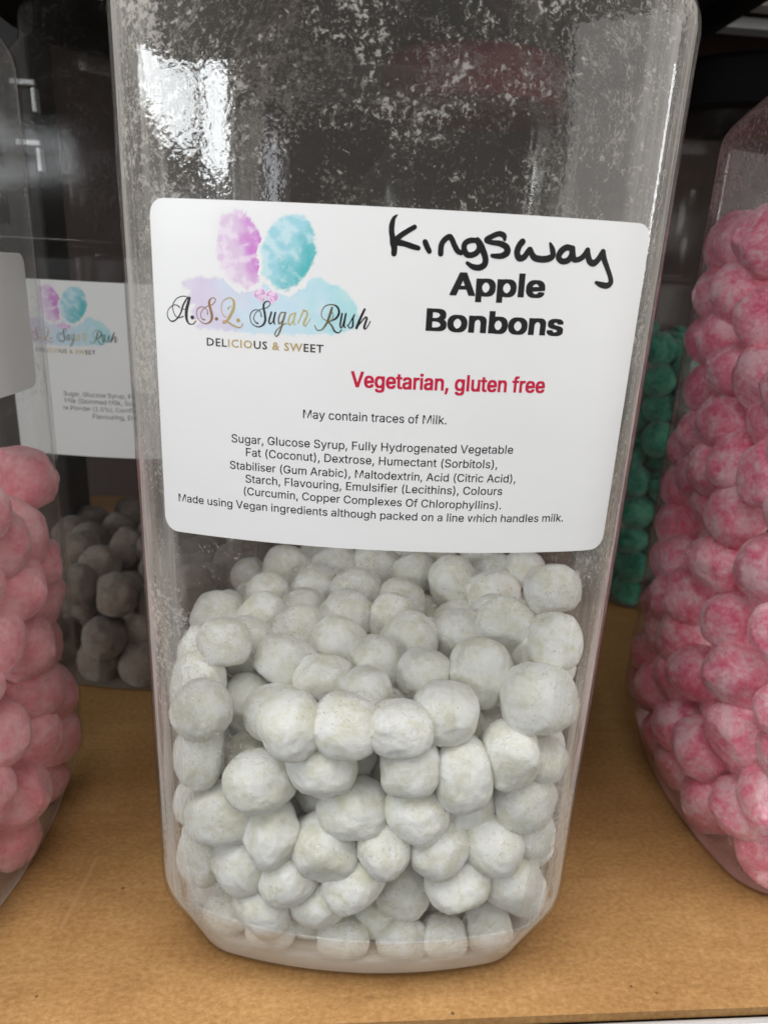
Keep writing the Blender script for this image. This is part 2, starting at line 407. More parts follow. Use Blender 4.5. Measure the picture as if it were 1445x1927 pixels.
class Sticker:
    """a printed label on a jar wall; u to the right, v up (mm) from its centre"""
    def __init__(s, jar, s0, z0, tilt=0.0, w=99.1, h=67.7, rc=3.2):
        s.jar, s.s0, s.z0, s.c, s.sn, s.w, s.h = jar, s0, z0, math.cos(tilt), math.sin(tilt), w, h
        V = []; F = []; nu = 80
        vs = [-h/2+rc*(1-math.cos(math.pi/2*i/7)) for i in range(8)]; vs += [-h/2+rc+(h-2*rc)*i/12 for i in range(1, 12)]
        vs += [-q for q in vs[:8][::-1]]
        for layer, off in ((0, .18), (1, .12)):
            for v in vs:
                e = max(0, abs(v)-(h/2-rc)); hw = w/2-rc+math.sqrt(max(0, rc*rc-e*e))
                for i in range(nu+1): V.append(s.pt(-hw+2*hw*i/nu, v, off))
        nv = len(vs); L = nv*(nu+1)
        for j in range(nv-1):
            for i in range(nu):
                a = j*(nu+1)+i; F.append((a, a+1, a+nu+2, a+nu+1)); F.append((L+a+nu+1, L+a+nu+2, L+a+1, L+a))
        rim = [i for i in range(nu+1)]+[j*(nu+1)+nu for j in range(1, nv)]+[(nv-1)*(nu+1)+i for i in range(nu-1, -1, -1)]+[j*(nu+1) for j in range(nv-2, 0, -1)]
        for k in range(len(rim)):
            a, b = rim[k], rim[(k+1) % len(rim)]; F.append((a, L+a, L+b, b))
        s.o = mesh_obj('label', V, F, M['paper'], jar, True); s.o.data.set_sharp_from_angle(angle=.6)
    def pt(s, u, v, off): return wrap(s.s0+s.c*u-s.sn*v, s.z0+s.sn*u+s.c*v, off)
    def add(s, name, tris, mat, off=.196, colors=None):
        V, F = tris
        o = mesh_obj(name, [s.pt(p[0], p[1], off+(p[2] if len(p) > 2 else 0)) for p in V], F, mat, s.o)
        if colors:
            at = o.data.color_attributes.new('Col', 'FLOAT_COLOR', 'POINT'); at.data.foreach_set('color', [q for c in colors for q in (*c, 1.0)])
        return o

# ------------------------------------------------------------------ lettering
# glyph outlines: advance, x/y pairs (thousandths of an em), triangles
SANS = {
    ' ': [188,[],[]],
    '%': [676,[175,283,146,286,121,297,101,314,86,335,78,360,75,388,75,412,78,440,87,464,101,486,121,503,146,513,175,517,206,513,230,503,250,486,264,464,273,440,276,412,276,388,273,360,264,335,250,314,230,297,205,286,175,327,198,332,212,346,221,365,223,388,223,412,221,435,213,454,198,468,175,473,153,468,138,454,130,435,127,412,127,388,130,365,138,346,153,332,501,-10,471,-6,446,5,426,21,412,43,403,68,400,95,400,120,403,147,412,172,427,194,447,210,471,221,501,225,531,221,556,210,576,194,590,172,598,147,601,120,601,95,598,68,589,43,575,21,555,5,531,-6,501,35,523,39,538,53,546,73,549,95,549,120,546,142,538,162,524,176,501,180,479,176,464,162,456,142,453,120,453,95,455,73,464,53,479,39,132,0,482,509,540,509,191,0],[12,14,13,11,14,12,11,15,14,88,90,89,88,91,90,10,15,11,10,16,15,9,16,10,9,35,16,35,17,16,9,36,35,34,17,35,9,37,36,33,17,34,8,37,9,33,18,17,8,38,37,32,18,33,7,38,8,32,19,18,7,39,38,31,19,32,6,39,7,6,40,39,30,19,31,30,20,19,5,40,6,5,41,40,29,20,30,29,21,20,5,42,41,28,21,29,4,42,5,28,22,21,4,43,42,27,22,28,3,43,4,27,23,22,3,26,43,26,23,27,3,23,26,2,23,3,2,24,23,1,24,2,1,25,24,0,25,1,56,58,57,55,58,56,55,59,58,54,59,55,54,60,59,53,60,54,53,79,60,79,61,60,53,80,79,78,61,79,53,81,80,77,61,78,52,81,53,77,62,61,52,82,81,76,62,77,51,82,52,76,63,62,51,83,82,75,63,76,50,83,51,50,84,83,74,63,75,74,64,63,49,84,50,49,85,84,73,64,74,73,65,64,72,65,73,49,86,85,48,86,49,72,66,65,48,87,86,71,66,72,47,87,48,71,67,66,47,70,87,70,67,71,47,67,70,47,68,67,46,68,47,45,68,46,45,69,68,44,69,45]],
    '(': [273,[89,207,92,264,101,324,114,384,132,441,153,494,177,539,236,539,212,485,191,428,174,370,161,313,154,258,151,207,154,161,160,115,172,67,188,16,209,-38,236,-96,177,-96,139,-21,111,55,95,131],[5,7,6,5,8,7,4,8,5,4,9,8,3,9,4,3,10,9,2,10,3,2,11,10,1,11,2,1,12,11,0,12,1,0,13,12,23,13,0,23,14,13,23,15,14,22,15,23,22,16,15,22,17,16,21,17,22,21,18,17,20,18,21,20,19,18]],
    ')': [273,[37,-96,64,-37,86,18,102,69,113,116,120,162,122,207,119,258,112,313,99,370,82,428,62,485,37,539,97,539,121,494,142,441,159,384,173,323,181,264,184,207,178,130,161,53,134,-22,97,-96],[11,13,12,11,14,13,11,15,14,10,15,11,10,16,15,9,16,10,9,17,16,8,17,9,8,18,17,7,18,8,7,19,18,6,19,7,5,19,6,5,20,19,4,20,5,4,21,20,3,21,4,2,21,3,2,22,21,1,22,2,1,23,22,0,23,1]],
    ',': [188,[38,-119,68,71,137,71,84,-119],[0,2,1,0,3,2]],
    '.': [188,[95,-4,78,-1,63,9,53,24,50,41,53,59,63,73,78,83,95,87,113,83,128,73,138,59,141,41,138,24,128,9,113,-1],[7,9,8,6,9,7,6,10,9,5,10,6,5,11,10,4,11,5,4,12,11,3,12,4,3,13,12,2,13,3,2,14,13,1,14,2,1,15,14,0,15,1]],
    '1': [453,[76,0,76,55,391,55,391,0,276,509,276,0,212,0,212,448,209,448,86,358,86,427,198,509],[10,4,11,10,8,4,8,7,4,7,5,4,10,9,8,6,5,7,0,2,1,0,3,2]],
    '5': [453,[221,-7,178,-2,140,11,108,32,83,60,66,93,60,130,122,130,127,108,138,89,154,73,173,60,196,52,221,50,250,53,276,64,298,82,314,104,324,131,328,162,324,193,314,221,297,244,275,262,248,273,218,277,192,275,167,268,145,258,128,246,67,253,96,509,366,509,366,452,151,452,134,301,136,301,155,315,178,325,203,331,229,334,263,330,294,321,321,306,345,285,364,260,379,231,388,199,391,163,385,117,369,76,343,41,309,15,268,-1],[30,34,31,34,32,31,34,33,32,30,35,34,39,41,40,38,41,39,38,42,41,37,42,38,37,43,42,36,43,37,36,44,43,30,36,35,30,26,36,26,25,36,25,44,36,25,45,44,24,45,25,30,27,26,23,45,24,30,28,27,22,45,23,22,46,45,30,29,28,21,46,22,21,47,46,20,47,21,20,48,47,19,48,20,19,49,48,18,49,19,17,49,18,5,7,6,5,8,7,17,50,49,5,9,8,16,50,17,4,9,5,4,10,9,15,50,16,15,51,50,4,11,10,14,51,15,4,12,11,3,12,4,13,51,14,3,13,12,3,51,13,3,52,51,2,52,3,2,53,52,1,53,2,1,0,53]],
    'A': [480,[16,0,201,509,276,509,463,0,395,0,287,302,276,334,264,372,250,420,232,478,245,478,228,419,213,371,201,333,191,302,85,0,110,142,110,199,370,199,370,142],[0,9,1,9,2,1,9,10,2,10,3,2,0,17,9,17,11,9,11,8,9,11,8,10,8,18,10,18,3,10,7,18,8,17,12,11,6,18,7,17,13,12,5,18,6,17,14,13,17,16,14,16,15,14,4,19,5,19,18,5,0,16,17,16,18,17,16,19,18,19,3,18,0,15,16,4,3,19]],
    'B': [456,[60,0,60,509,241,509,289,504,329,491,359,469,381,442,394,410,398,374,395,344,387,320,373,301,356,286,336,275,315,267,315,262,339,257,363,245,385,227,402,203,414,173,418,136,413,100,400,67,377,39,344,18,301,4,247,0,125,57,245,57,296,63,330,80,349,105,355,137,352,161,342,184,327,203,306,218,279,228,248,231,125,231,125,285,238,285,265,288,288,296,308,309,323,326,333,348,336,372,330,403,313,429,283,446,240,452,125,452],[0,53,1,53,2,1,53,3,2,53,4,3,53,5,4,53,52,5,52,6,5,0,41,53,51,6,52,50,6,51,50,7,6,49,7,50,49,8,7,48,8,49,48,9,8,47,9,48,46,9,47,46,10,9,45,10,46,45,11,10,44,11,45,44,12,11,43,12,44,42,12,43,42,13,12,0,40,41,40,42,41,40,13,42,40,14,13,40,15,14,40,16,15,40,17,16,40,39,17,39,18,17,0,28,40,38,18,39,37,18,38,37,19,18,36,19,37,36,20,19,35,20,36,34,20,35,34,21,20,33,21,34,32,21,33,32,22,21,31,22,32,31,23,22,30,23,31,30,24,23,29,24,30,0,29,28,0,24,29,0,25,24,0,26,25,0,27,26]],
    'C': [510,[267,-7,205,1,150,25,104,63,70,115,48,179,40,254,48,329,70,393,104,445,150,484,205,508,267,516,305,513,340,504,373,490,402,471,427,447,448,418,463,385,473,348,408,348,401,373,389,395,375,413,357,428,337,440,315,449,292,454,267,456,223,450,184,432,150,403,125,364,109,314,103,254,109,194,125,145,151,105,184,76,223,59,267,53,292,55,315,60,337,69,357,81,375,96,389,114,401,136,408,160,473,160,463,124,448,91,428,62,402,38,373,19,341,5,305,-4],[11,13,12,11,14,13,10,14,11,10,15,14,10,16,15,9,16,10,9,29,16,29,17,16,9,30,29,28,17,29,27,17,28,9,31,30,26,17,27,26,18,17,8,31,9,25,18,26,8,32,31,24,18,25,24,19,18,23,19,24,8,33,32,22,19,23,7,33,8,22,20,19,21,20,22,7,34,33,6,34,7,6,35,34,5,35,6,5,36,35,5,37,36,4,37,5,48,50,49,48,51,50,4,38,37,47,51,48,47,52,51,3,38,4,46,52,47,3,39,38,45,52,46,45,53,52,44,53,45,3,40,39,43,53,44,2,40,3,43,54,53,42,54,43,2,41,40,41,54,42,2,54,41,2,55,54,1,55,2,1,56,55,1,57,56,0,57,1]],
    'D': [502,[219,0,96,0,96,57,215,57,272,63,318,81,354,110,379,149,394,198,399,255,394,312,379,361,354,399,320,428,275,446,221,452,93,452,93,509,225,509,294,501,353,478,399,441,433,391,455,329,462,255,455,181,433,119,398,68,351,31,291,8,125,509,125,0,60,0,60,509],[32,17,33,17,30,33,32,16,17,30,18,17,31,18,30,31,15,18,15,19,18,15,20,19,15,21,20,32,15,16,32,2,15,2,31,15,31,14,15,31,13,14,31,12,13,31,11,12,31,10,11,31,9,10,31,8,9,31,3,8,3,7,8,3,6,7,3,5,6,3,4,5,32,1,2,31,3,2]],
    'E': [419,[60,0,60,509,372,509,372,452,125,452,125,286,355,286,355,229,125,229,125,57,375,57,375,0],[0,4,1,4,2,1,4,3,2,0,5,4,0,8,5,8,6,5,8,7,6,0,9,8,0,10,9,0,11,10]],
    'F': [410,[60,0,60,509,369,509,369,452,125,452,125,278,346,278,346,221,125,221,125,0],[0,4,1,4,2,1,4,3,2,0,5,4,0,8,5,8,6,5,8,7,6,0,9,8]],
    'G': [520,[269,-7,205,1,149,25,104,64,69,116,47,179,40,254,47,329,69,393,103,445,149,484,203,508,265,516,304,513,340,504,374,489,403,469,429,445,449,416,465,384,474,349,408,349,399,372,387,393,373,411,356,427,337,439,315,448,291,454,265,456,222,450,183,432,150,404,125,364,109,314,103,254,109,194,125,145,151,105,184,76,224,59,269,53,309,57,345,71,374,93,396,123,410,160,415,202,434,199,283,199,283,256,478,256,478,200,471,141,451,91,419,50,377,19,326,0],[11,13,12,11,14,13,10,14,11,10,15,14,10,16,15,9,16,10,9,29,16,29,17,16,9,30,29,28,17,29,27,17,28,9,31,30,26,17,27,8,31,9,26,18,17,25,18,26,8,32,31,24,18,25,24,19,18,23,19,24,8,33,32,7,33,8,22,19,23,22,20,19,21,20,22,7,34,33,6,34,7,6,35,34,49,51,50,49,47,51,47,52,51,5,35,6,5,36,35,49,46,47,48,52,47,48,53,52,46,48,49,46,53,48,5,37,36,4,37,5,45,53,46,4,38,37,45,54,53,44,54,45,3,38,4,3,39,38,43,54,44,43,55,54,3,40,39,42,55,43,2,40,3,2,41,40,41,55,42,2,55,41,2,56,55,1,56,2,1,57,56,0,57,1]],
    'H': [517,[60,0,60,509,125,509,125,289,392,289,392,509,457,509,457,0,392,0,392,232,125,232,125,0],[0,2,1,0,3,2,4,6,5,4,7,6,0,10,3,10,4,3,10,9,4,9,7,4,0,11,10,8,7,9]],
    'L': [393,[60,0,60,509,125,509,125,57,361,57,361,0],[0,2,1,0,3,2,0,4,3,0,5,4]],
    'M': [628,[60,0,60,509,152,509,277,187,282,174,287,159,293,141,299,123,305,103,311,84,317,65,322,49,307,49,312,65,318,83,324,102,330,121,336,140,342,158,348,174,352,187,476,509,568,509,568,0,504,0,504,291,504,308,504,327,505,347,505,369,506,391,506,413,507,435,507,457,513,457,505,433,498,409,490,386,482,363,474,341,467,322,461,305,456,291,342,0,286,0,170,291,165,304,159,321,152,340,145,361,137,384,129,408,121,432,112,457,119,457,119,437,120,416,120,394,121,372,121,350,122,328,122,309,122,291,122,0],[0,53,1,53,2,1,53,54,2,54,3,2,20,33,21,33,22,21,33,34,22,34,23,22,0,52,53,55,3,54,20,32,33,35,32,34,32,23,34,56,52,55,52,3,55,20,35,32,35,31,32,20,36,35,0,56,52,56,51,52,0,57,56,20,37,36,0,58,57,20,38,37,0,59,58,20,39,38,0,60,59,20,40,39,0,61,60,20,41,40,0,62,61,20,42,41,0,63,62,20,43,42,19,43,20,18,43,19,17,43,18,16,43,17,15,43,16,14,43,15,13,10,14,10,43,14,13,11,10,12,11,13]],
    'O': [533,[267,-7,205,1,150,25,105,63,70,115,48,179,40,254,48,329,70,393,105,445,150,484,205,508,267,516,329,508,384,484,429,445,464,393,486,329,493,254,486,179,464,115,429,63,384,25,329,1,267,53,310,59,349,76,383,105,408,144,425,194,430,254,425,314,408,365,383,404,349,433,310,450,267,456,223,450,184,433,151,404,125,364,109,314,103,254,109,194,125,144,151,105,184,76,223,59],[11,13,12,10,13,11,10,14,13,9,14,10,9,36,14,36,15,14,9,37,36,35,15,36,34,15,35,9,38,37,8,38,9,34,16,15,33,16,34,8,39,38,32,16,33,8,40,39,7,40,8,32,17,16,31,17,32,7,41,40,6,41,7,31,18,17,30,18,31,6,42,41,5,42,6,5,43,42,29,18,30,29,19,18,5,44,43,28,19,29,4,44,5,28,20,19,4,45,44,27,20,28,3,45,4,27,21,20,3,46,45,26,21,27,3,47,46,25,21,26,25,22,21,2,47,3,2,24,47,24,22,25,2,22,24,1,22,2,1,23,22,1,0,23]],
    'P': [445,[60,0,60,509,235,509,289,503,332,487,366,462,390,430,404,391,409,348,404,304,390,265,366,233,332,207,289,191,235,186,109,186,109,242,233,242,269,246,297,256,318,272,333,294,342,319,344,348,342,376,333,402,318,423,297,439,268,449,232,452,125,452,125,0],[0,30,1,30,2,1,30,3,2,30,4,3,30,5,4,30,29,5,29,28,5,28,6,5,0,16,30,16,31,30,27,6,28,26,6,27,26,7,6,25,7,26,24,7,25,24,8,7,23,8,24,22,8,23,22,9,8,21,9,22,21,10,9,20,10,21,19,10,20,19,11,10,18,11,19,17,11,18,0,15,16,31,17,16,31,14,17,14,11,17,14,12,11,14,13,12,0,14,15,0,31,14]],
    'S': [447,[224,-9,172,-4,128,9,91,31,64,60,46,96,38,137,104,137,110,110,123,88,142,71,166,59,194,52,224,49,257,52,286,60,311,74,329,92,341,114,346,139,342,161,332,179,316,193,296,205,272,214,245,222,184,239,128,260,86,289,60,326,52,372,58,413,75,448,102,476,138,498,180,511,227,516,275,511,316,498,351,476,377,449,394,415,401,378,337,378,326,412,302,437,267,453,225,459,194,456,167,448,145,435,129,418,118,398,115,376,119,352,131,334,148,319,169,308,191,300,212,293,264,279,287,272,312,264,336,252,359,238,379,220,395,198,405,171,408,139,403,99,386,64,360,34,323,11,278,-4],[35,37,36,34,37,35,34,38,37,33,38,34,33,39,38,33,40,39,32,47,33,47,40,33,32,48,47,46,40,47,32,49,48,45,40,46,45,41,40,31,49,32,31,50,49,44,41,45,31,51,50,31,52,51,44,42,41,30,52,31,43,42,44,30,53,52,30,54,53,29,54,30,29,55,54,29,56,55,28,56,29,28,57,56,28,58,57,28,59,58,28,60,59,27,60,28,27,61,60,27,62,61,27,63,62,26,63,27,26,64,63,25,64,26,25,65,64,24,65,25,24,66,65,23,66,24,22,66,23,22,67,66,21,67,22,20,67,21,20,68,67,19,68,20,18,68,19,18,69,68,5,7,6,5,8,7,17,69,18,5,9,8,17,70,69,4,9,5,16,70,17,4,10,9,15,70,16,4,11,10,15,71,70,14,71,15,3,11,4,3,12,11,13,71,14,3,13,12,3,71,13,3,72,71,2,72,3,2,73,72,1,73,2,1,0,73]],
    'V': [480,[204,0,16,509,84,509,192,206,203,176,215,137,230,89,248,31,235,31,252,90,267,138,279,176,290,206,395,509,463,509,278,0],[0,2,1,0,3,2,12,14,13,12,15,14,0,4,3,11,15,12,10,15,11,0,5,4,9,15,10,0,6,5,8,7,9,7,15,9,0,7,6,0,15,7]],
    'a': [389,[160,-9,126,-5,94,5,68,22,48,45,35,73,30,108,34,138,43,161,58,179,78,193,100,203,125,211,152,216,178,220,209,224,234,227,252,230,265,235,273,243,276,255,276,257,273,279,267,297,256,311,240,322,220,329,196,331,171,329,149,322,132,313,118,301,107,288,100,274,41,291,57,322,79,346,104,364,133,375,163,382,194,384,215,383,239,379,263,372,286,360,306,343,322,320,333,290,337,251,337,0,277,0,277,52,272,52,264,38,252,25,236,12,215,1,190,-6,170,45,202,49,228,59,248,74,263,93,272,115,276,138,276,190,270,186,259,182,246,179,231,176,216,173,200,171,186,169,175,168,154,164,134,159,117,150,103,139,95,124,92,105,94,87,102,72,114,61,130,52,149,47],[39,41,40,39,42,41,38,42,39,38,43,42,37,43,38,37,44,43,36,44,37,36,45,44,35,45,36,35,27,45,27,46,45,35,28,27,26,46,27,35,29,28,25,46,26,35,30,29,34,30,35,24,46,25,24,47,46,34,31,30,23,47,24,34,32,31,22,47,23,33,32,34,22,48,47,21,48,22,20,48,21,19,48,20,19,49,48,18,49,19,17,65,18,65,49,18,16,65,17,15,65,16,14,65,15,13,65,14,12,65,13,11,65,12,10,65,11,9,65,10,9,66,65,64,49,65,9,67,66,9,68,67,8,68,9,8,69,68,8,70,69,8,71,70,8,72,71,8,73,72,8,74,73,8,75,74,7,75,8,7,76,75,7,77,76,7,78,77,63,49,64,6,78,7,6,79,78,62,49,63,5,79,6,5,80,79,61,51,62,51,49,62,5,81,80,60,51,61,4,81,5,4,82,81,4,83,82,59,52,60,52,51,60,4,84,83,59,53,52,50,49,51,58,53,59,4,58,84,4,53,58,3,53,4,3,54,53,3,55,54,2,55,3,2,56,55,1,56,2,1,57,56,0,57,1]],
    'b': [424,[229,-8,198,-5,172,4,153,17,138,31,127,46,118,59,112,59,112,0,53,0,53,509,114,509,114,319,118,319,127,331,137,346,152,360,171,373,197,381,229,384,274,378,313,361,345,332,370,293,385,245,390,189,385,133,370,84,346,45,313,16,274,-2,220,47,253,51,279,66,301,88,316,117,325,151,328,189,325,227,316,261,301,290,280,311,253,325,220,330,188,325,161,312,140,291,125,263,116,229,113,189,116,150,125,115,140,86,162,65,188,51],[9,11,10,9,12,11,18,20,19,17,20,18,17,21,20,16,21,17,16,22,21,15,22,16,14,22,15,14,43,22,43,42,22,42,23,22,13,43,14,13,44,43,13,45,44,41,23,42,9,13,12,9,47,13,47,46,13,46,45,13,40,23,41,40,24,23,39,24,40,9,48,47,38,24,39,38,25,24,9,49,48,37,25,38,9,50,49,36,25,37,36,26,25,35,26,36,9,51,50,35,27,26,34,27,35,9,7,51,7,52,51,33,27,34,7,53,52,33,28,27,32,28,33,7,6,53,6,54,53,9,8,7,5,54,6,31,28,32,5,31,54,5,28,31,4,28,5,4,29,28,3,29,4,2,29,3,2,30,29,1,30,2,1,0,30]],
    'c': [396,[207,-8,159,-2,117,16,82,46,56,85,40,133,34,187,40,243,56,291,82,330,117,360,159,378,207,384,234,383,260,377,284,368,305,356,324,341,340,322,353,301,362,277,303,262,298,276,290,289,281,301,270,311,257,319,242,325,226,329,207,330,173,325,145,310,124,287,108,258,99,224,96,187,99,151,108,117,124,89,145,66,173,51,207,46,226,48,243,52,258,58,271,66,282,76,292,89,299,102,304,117,363,102,354,78,341,56,325,37,306,21,285,9,261,-1,235,-6],[11,13,12,11,14,13,10,14,11,10,15,14,10,16,15,9,16,10,9,17,16,9,29,17,29,18,17,8,30,9,30,29,9,28,18,29,27,18,28,8,31,30,26,18,27,26,19,18,25,19,26,24,19,25,8,32,31,23,19,24,23,20,19,7,32,8,22,20,23,7,33,32,22,21,20,7,34,33,6,34,7,6,35,34,5,35,6,5,36,35,5,37,36,4,37,5,4,38,37,48,50,49,48,51,50,47,51,48,46,51,47,4,39,38,3,39,4,46,52,51,45,52,46,44,52,45,3,40,39,43,52,44,43,53,52,42,53,43,3,41,40,41,53,42,3,53,41,2,53,3,2,54,53,2,55,54,1,55,2,1,56,55,1,57,56,0,57,1]],
    'd': [424,[195,-8,151,-2,111,16,79,45,55,84,39,133,34,189,39,245,55,293,79,332,112,361,151,378,196,384,228,381,253,373,272,360,287,346,298,331,306,319,311,319,311,509,372,509,372,0,313,0,313,59,307,59,298,46,287,31,272,17,252,4,227,-5,205,47,236,51,263,65,284,86,299,115,309,150,312,189,309,229,300,263,284,291,263,312,237,325,205,330,172,325,145,311,124,290,108,261,99,227,96,189,99,151,109,117,124,88,145,66,172,51],[19,21,20,19,22,21,11,13,12,11,14,13,10,14,11,10,15,14,9,15,10,9,16,15,9,17,16,8,44,9,44,43,9,43,17,9,43,18,17,42,18,43,41,18,42,8,45,44,41,19,18,41,40,19,40,39,19,39,22,19,8,46,45,7,46,8,7,47,46,38,22,39,7,48,47,6,48,7,37,22,38,6,49,48,6,50,49,36,22,37,5,50,6,5,51,50,35,22,36,4,51,5,4,52,51,34,24,35,24,22,35,4,53,52,33,24,34,3,53,4,3,54,53,32,25,33,25,24,33,32,26,25,23,22,24,3,31,54,31,26,32,3,26,31,3,27,26,2,27,3,2,28,27,2,29,28,1,29,2,1,30,29,0,30,1]],
    'e': [404,[212,-8,161,-2,117,16,82,46,56,85,40,132,34,187,39,242,55,290,81,329,115,359,157,378,205,384,236,382,266,374,294,361,319,341,341,315,357,282,368,242,371,194,371,169,75,169,75,221,338,221,310,202,307,237,298,269,283,294,263,314,237,326,205,330,173,326,146,313,125,294,109,270,99,241,96,211,96,178,100,139,110,106,128,80,151,61,179,50,212,46,234,48,254,53,271,61,285,73,297,88,306,105,365,91,353,63,335,39,311,19,283,4,249,-5],[11,13,12,11,14,13,10,14,11,10,15,14,10,16,15,9,16,10,9,31,16,31,17,16,9,32,31,30,17,31,8,32,9,29,17,30,8,33,32,29,18,17,28,18,29,8,34,33,27,18,28,8,35,34,7,35,8,27,19,18,7,36,35,26,19,27,26,24,19,24,20,19,6,23,7,23,36,7,23,37,36,25,24,26,6,22,23,37,24,23,37,20,24,38,20,37,38,21,20,5,22,6,39,21,38,5,21,22,5,39,21,5,40,39,4,40,5,4,41,40,49,51,50,49,52,51,48,52,49,3,41,4,3,42,41,47,52,48,47,53,52,3,43,42,46,53,47,45,53,46,3,44,43,44,53,45,3,53,44,2,53,3,2,54,53,2,55,54,1,55,2,1,56,55,0,56,1]],
    'f': [254,[228,379,228,327,6,327,6,379,81,0,81,432,84,461,96,486,113,505,135,519,161,527,187,530,207,529,222,527,234,524,243,521,227,468,222,470,215,472,206,473,195,474,171,470,154,460,145,443,142,419,142,0],[10,12,11,10,13,12,9,13,10,9,14,13,9,15,14,9,16,15,8,17,9,17,16,9,7,19,8,19,18,8,18,17,8,6,20,7,20,19,7,6,21,20,6,22,21,5,22,6,5,23,22,5,24,23,4,24,5,4,25,24,2,0,3,2,1,0]],
    'g': [425,[207,-151,168,-148,134,-140,105,-127,82,-110,64,-91,51,-69,101,-41,110,-53,122,-66,136,-78,154,-88,178,-95,207,-97,249,-92,282,-75,304,-47,311,-6,311,68,306,68,298,56,287,41,272,28,252,16,227,8,195,5,152,10,113,27,80,53,55,90,39,136,34,191,39,246,55,293,80,332,112,361,152,378,196,384,228,382,253,373,273,360,288,346,299,331,308,319,313,319,313,379,372,379,372,-9,367,-54,350,-90,324,-117,291,-136,251,-147,205,59,237,63,264,75,285,95,300,121,309,154,312,193,309,231,300,264,285,291,264,312,237,325,205,330,172,325,145,312,124,290,109,262,99,229,96,193,99,155,109,123,124,96,145,76,172,63],[36,38,37,36,39,38,44,46,45,44,47,46,35,39,36,35,40,39,34,40,35,34,41,40,34,42,41,33,66,34,66,65,34,65,42,34,65,43,42,64,43,65,63,43,64,33,67,66,63,44,43,63,62,44,62,61,44,61,60,44,60,47,44,33,68,67,32,68,33,32,69,68,32,70,69,31,70,32,59,47,60,31,71,70,31,72,71,58,47,59,30,72,31,30,73,72,57,47,58,29,73,30,29,74,73,56,18,57,18,47,57,29,75,74,55,18,56,28,75,29,28,76,75,54,19,55,19,18,55,54,20,19,17,47,18,28,53,76,53,20,54,28,20,53,28,21,20,27,21,28,27,22,21,27,23,22,26,23,27,26,24,23,25,24,26,16,47,17,16,48,47,6,8,7,15,48,16,6,9,8,15,49,48,6,10,9,5,10,6,14,49,15,5,11,10,5,12,11,14,50,49,4,12,5,13,50,14,4,13,12,4,50,13,3,50,4,3,51,50,2,51,3,2,52,51,1,52,2,1,0,52]],
    'h': [410,[114,227,114,0,53,0,53,509,114,509,114,287,102,287,124,332,152,362,187,379,227,384,264,380,295,369,321,349,341,321,353,285,357,240,357,0,296,0,296,235,290,275,273,304,246,323,210,329,184,326,161,317,141,303,126,283,117,257],[2,4,3,2,6,4,6,5,4,9,11,10,9,12,11,8,12,9,8,13,12,7,13,8,7,23,13,23,14,13,6,25,7,25,24,7,24,23,7,22,14,23,21,14,22,21,15,14,6,26,25,20,15,21,6,27,26,2,28,6,28,27,6,20,16,15,19,16,20,2,0,28,19,17,16,18,17,19,2,1,0]],
    'i': [167,[84,443,67,446,54,455,44,468,41,483,44,499,54,512,67,521,84,524,100,521,114,512,123,499,126,483,123,468,114,455,100,446,53,0,53,379,114,379,114,0],[16,18,17,16,19,18,7,9,8,6,9,7,6,10,9,5,10,6,5,11,10,4,11,5,4,12,11,3,12,4,3,13,12,2,13,3,2,14,13,1,14,2,1,15,14,0,15,1]],
    'k': [381,[110,137,110,212,121,212,284,379,360,379,184,199,177,199,53,0,53,509,114,509,114,0,294,0,148,186,191,229,372,0],[7,9,8,7,1,9,1,10,9,2,4,3,2,13,4,13,5,4,2,12,13,5,14,13,7,0,1,10,2,1,10,12,2,0,5,6,0,14,5,10,11,12,7,14,0,10,14,7,11,14,10]],
    'l': [189,[139,-2,101,3,74,20,58,47,53,84,53,509,114,509,114,99,115,77,120,62,130,54,146,52,154,52,160,53,165,53,170,54,181,3,172,1,162,-1,151,-2],[4,6,5,4,7,6,4,8,7,3,8,4,3,9,8,3,10,9,3,11,10,14,16,15,13,16,14,12,16,13,11,16,12,3,16,11,2,16,3,1,16,2,0,16,1,0,17,16,0,18,17,0,19,18]],
    'm': [610,[53,0,53,379,112,379,112,295,108,295,118,323,132,346,151,363,172,376,195,384,219,386,257,380,287,361,309,331,321,295,312,295,322,321,337,343,357,361,381,375,407,383,437,386,468,383,497,372,522,354,541,328,553,296,557,255,557,0,496,0,496,254,490,289,473,313,447,326,419,330,395,328,374,320,358,307,345,290,338,270,335,247,335,0,274,0,274,260,269,288,253,311,229,326,199,330,178,328,158,320,140,307,126,289,117,266,114,238,114,0],[9,11,10,20,22,21,8,11,9,19,22,20,19,23,22,8,12,11,0,2,1,0,4,2,4,3,2,7,12,8,18,23,19,18,24,23,6,12,7,17,24,18,6,13,12,17,25,24,5,47,6,47,13,6,16,34,17,34,25,17,47,46,13,46,14,13,5,48,47,16,35,34,33,25,34,33,26,25,5,49,48,16,36,35,32,26,33,45,14,46,4,49,5,15,36,16,4,50,49,15,37,36,31,26,32,44,15,45,15,14,45,4,51,50,15,38,37,31,27,26,0,52,4,52,51,4,44,38,15,44,39,38,30,27,31,43,39,44,43,40,39,0,53,52,42,40,43,30,28,27,29,28,30,42,41,40,0,54,53]],
    'n': [410,[114,227,114,0,53,0,53,379,112,379,112,287,102,287,124,332,152,362,187,379,227,384,264,380,295,369,321,349,341,321,353,285,357,240,357,0,296,0,296,235,290,275,273,304,246,323,210,329,184,326,161,317,141,303,126,283,117,257],[9,11,10,9,12,11,2,4,3,2,6,4,6,5,4,8,12,9,8,13,12,7,13,8,7,23,13,23,14,13,6,25,7,25,24,7,24,23,7,22,14,23,21,14,22,21,15,14,6,26,25,20,15,21,6,27,26,2,28,6,28,27,6,20,16,15,19,16,20,2,0,28,19,17,16,18,17,19,2,1,0]],
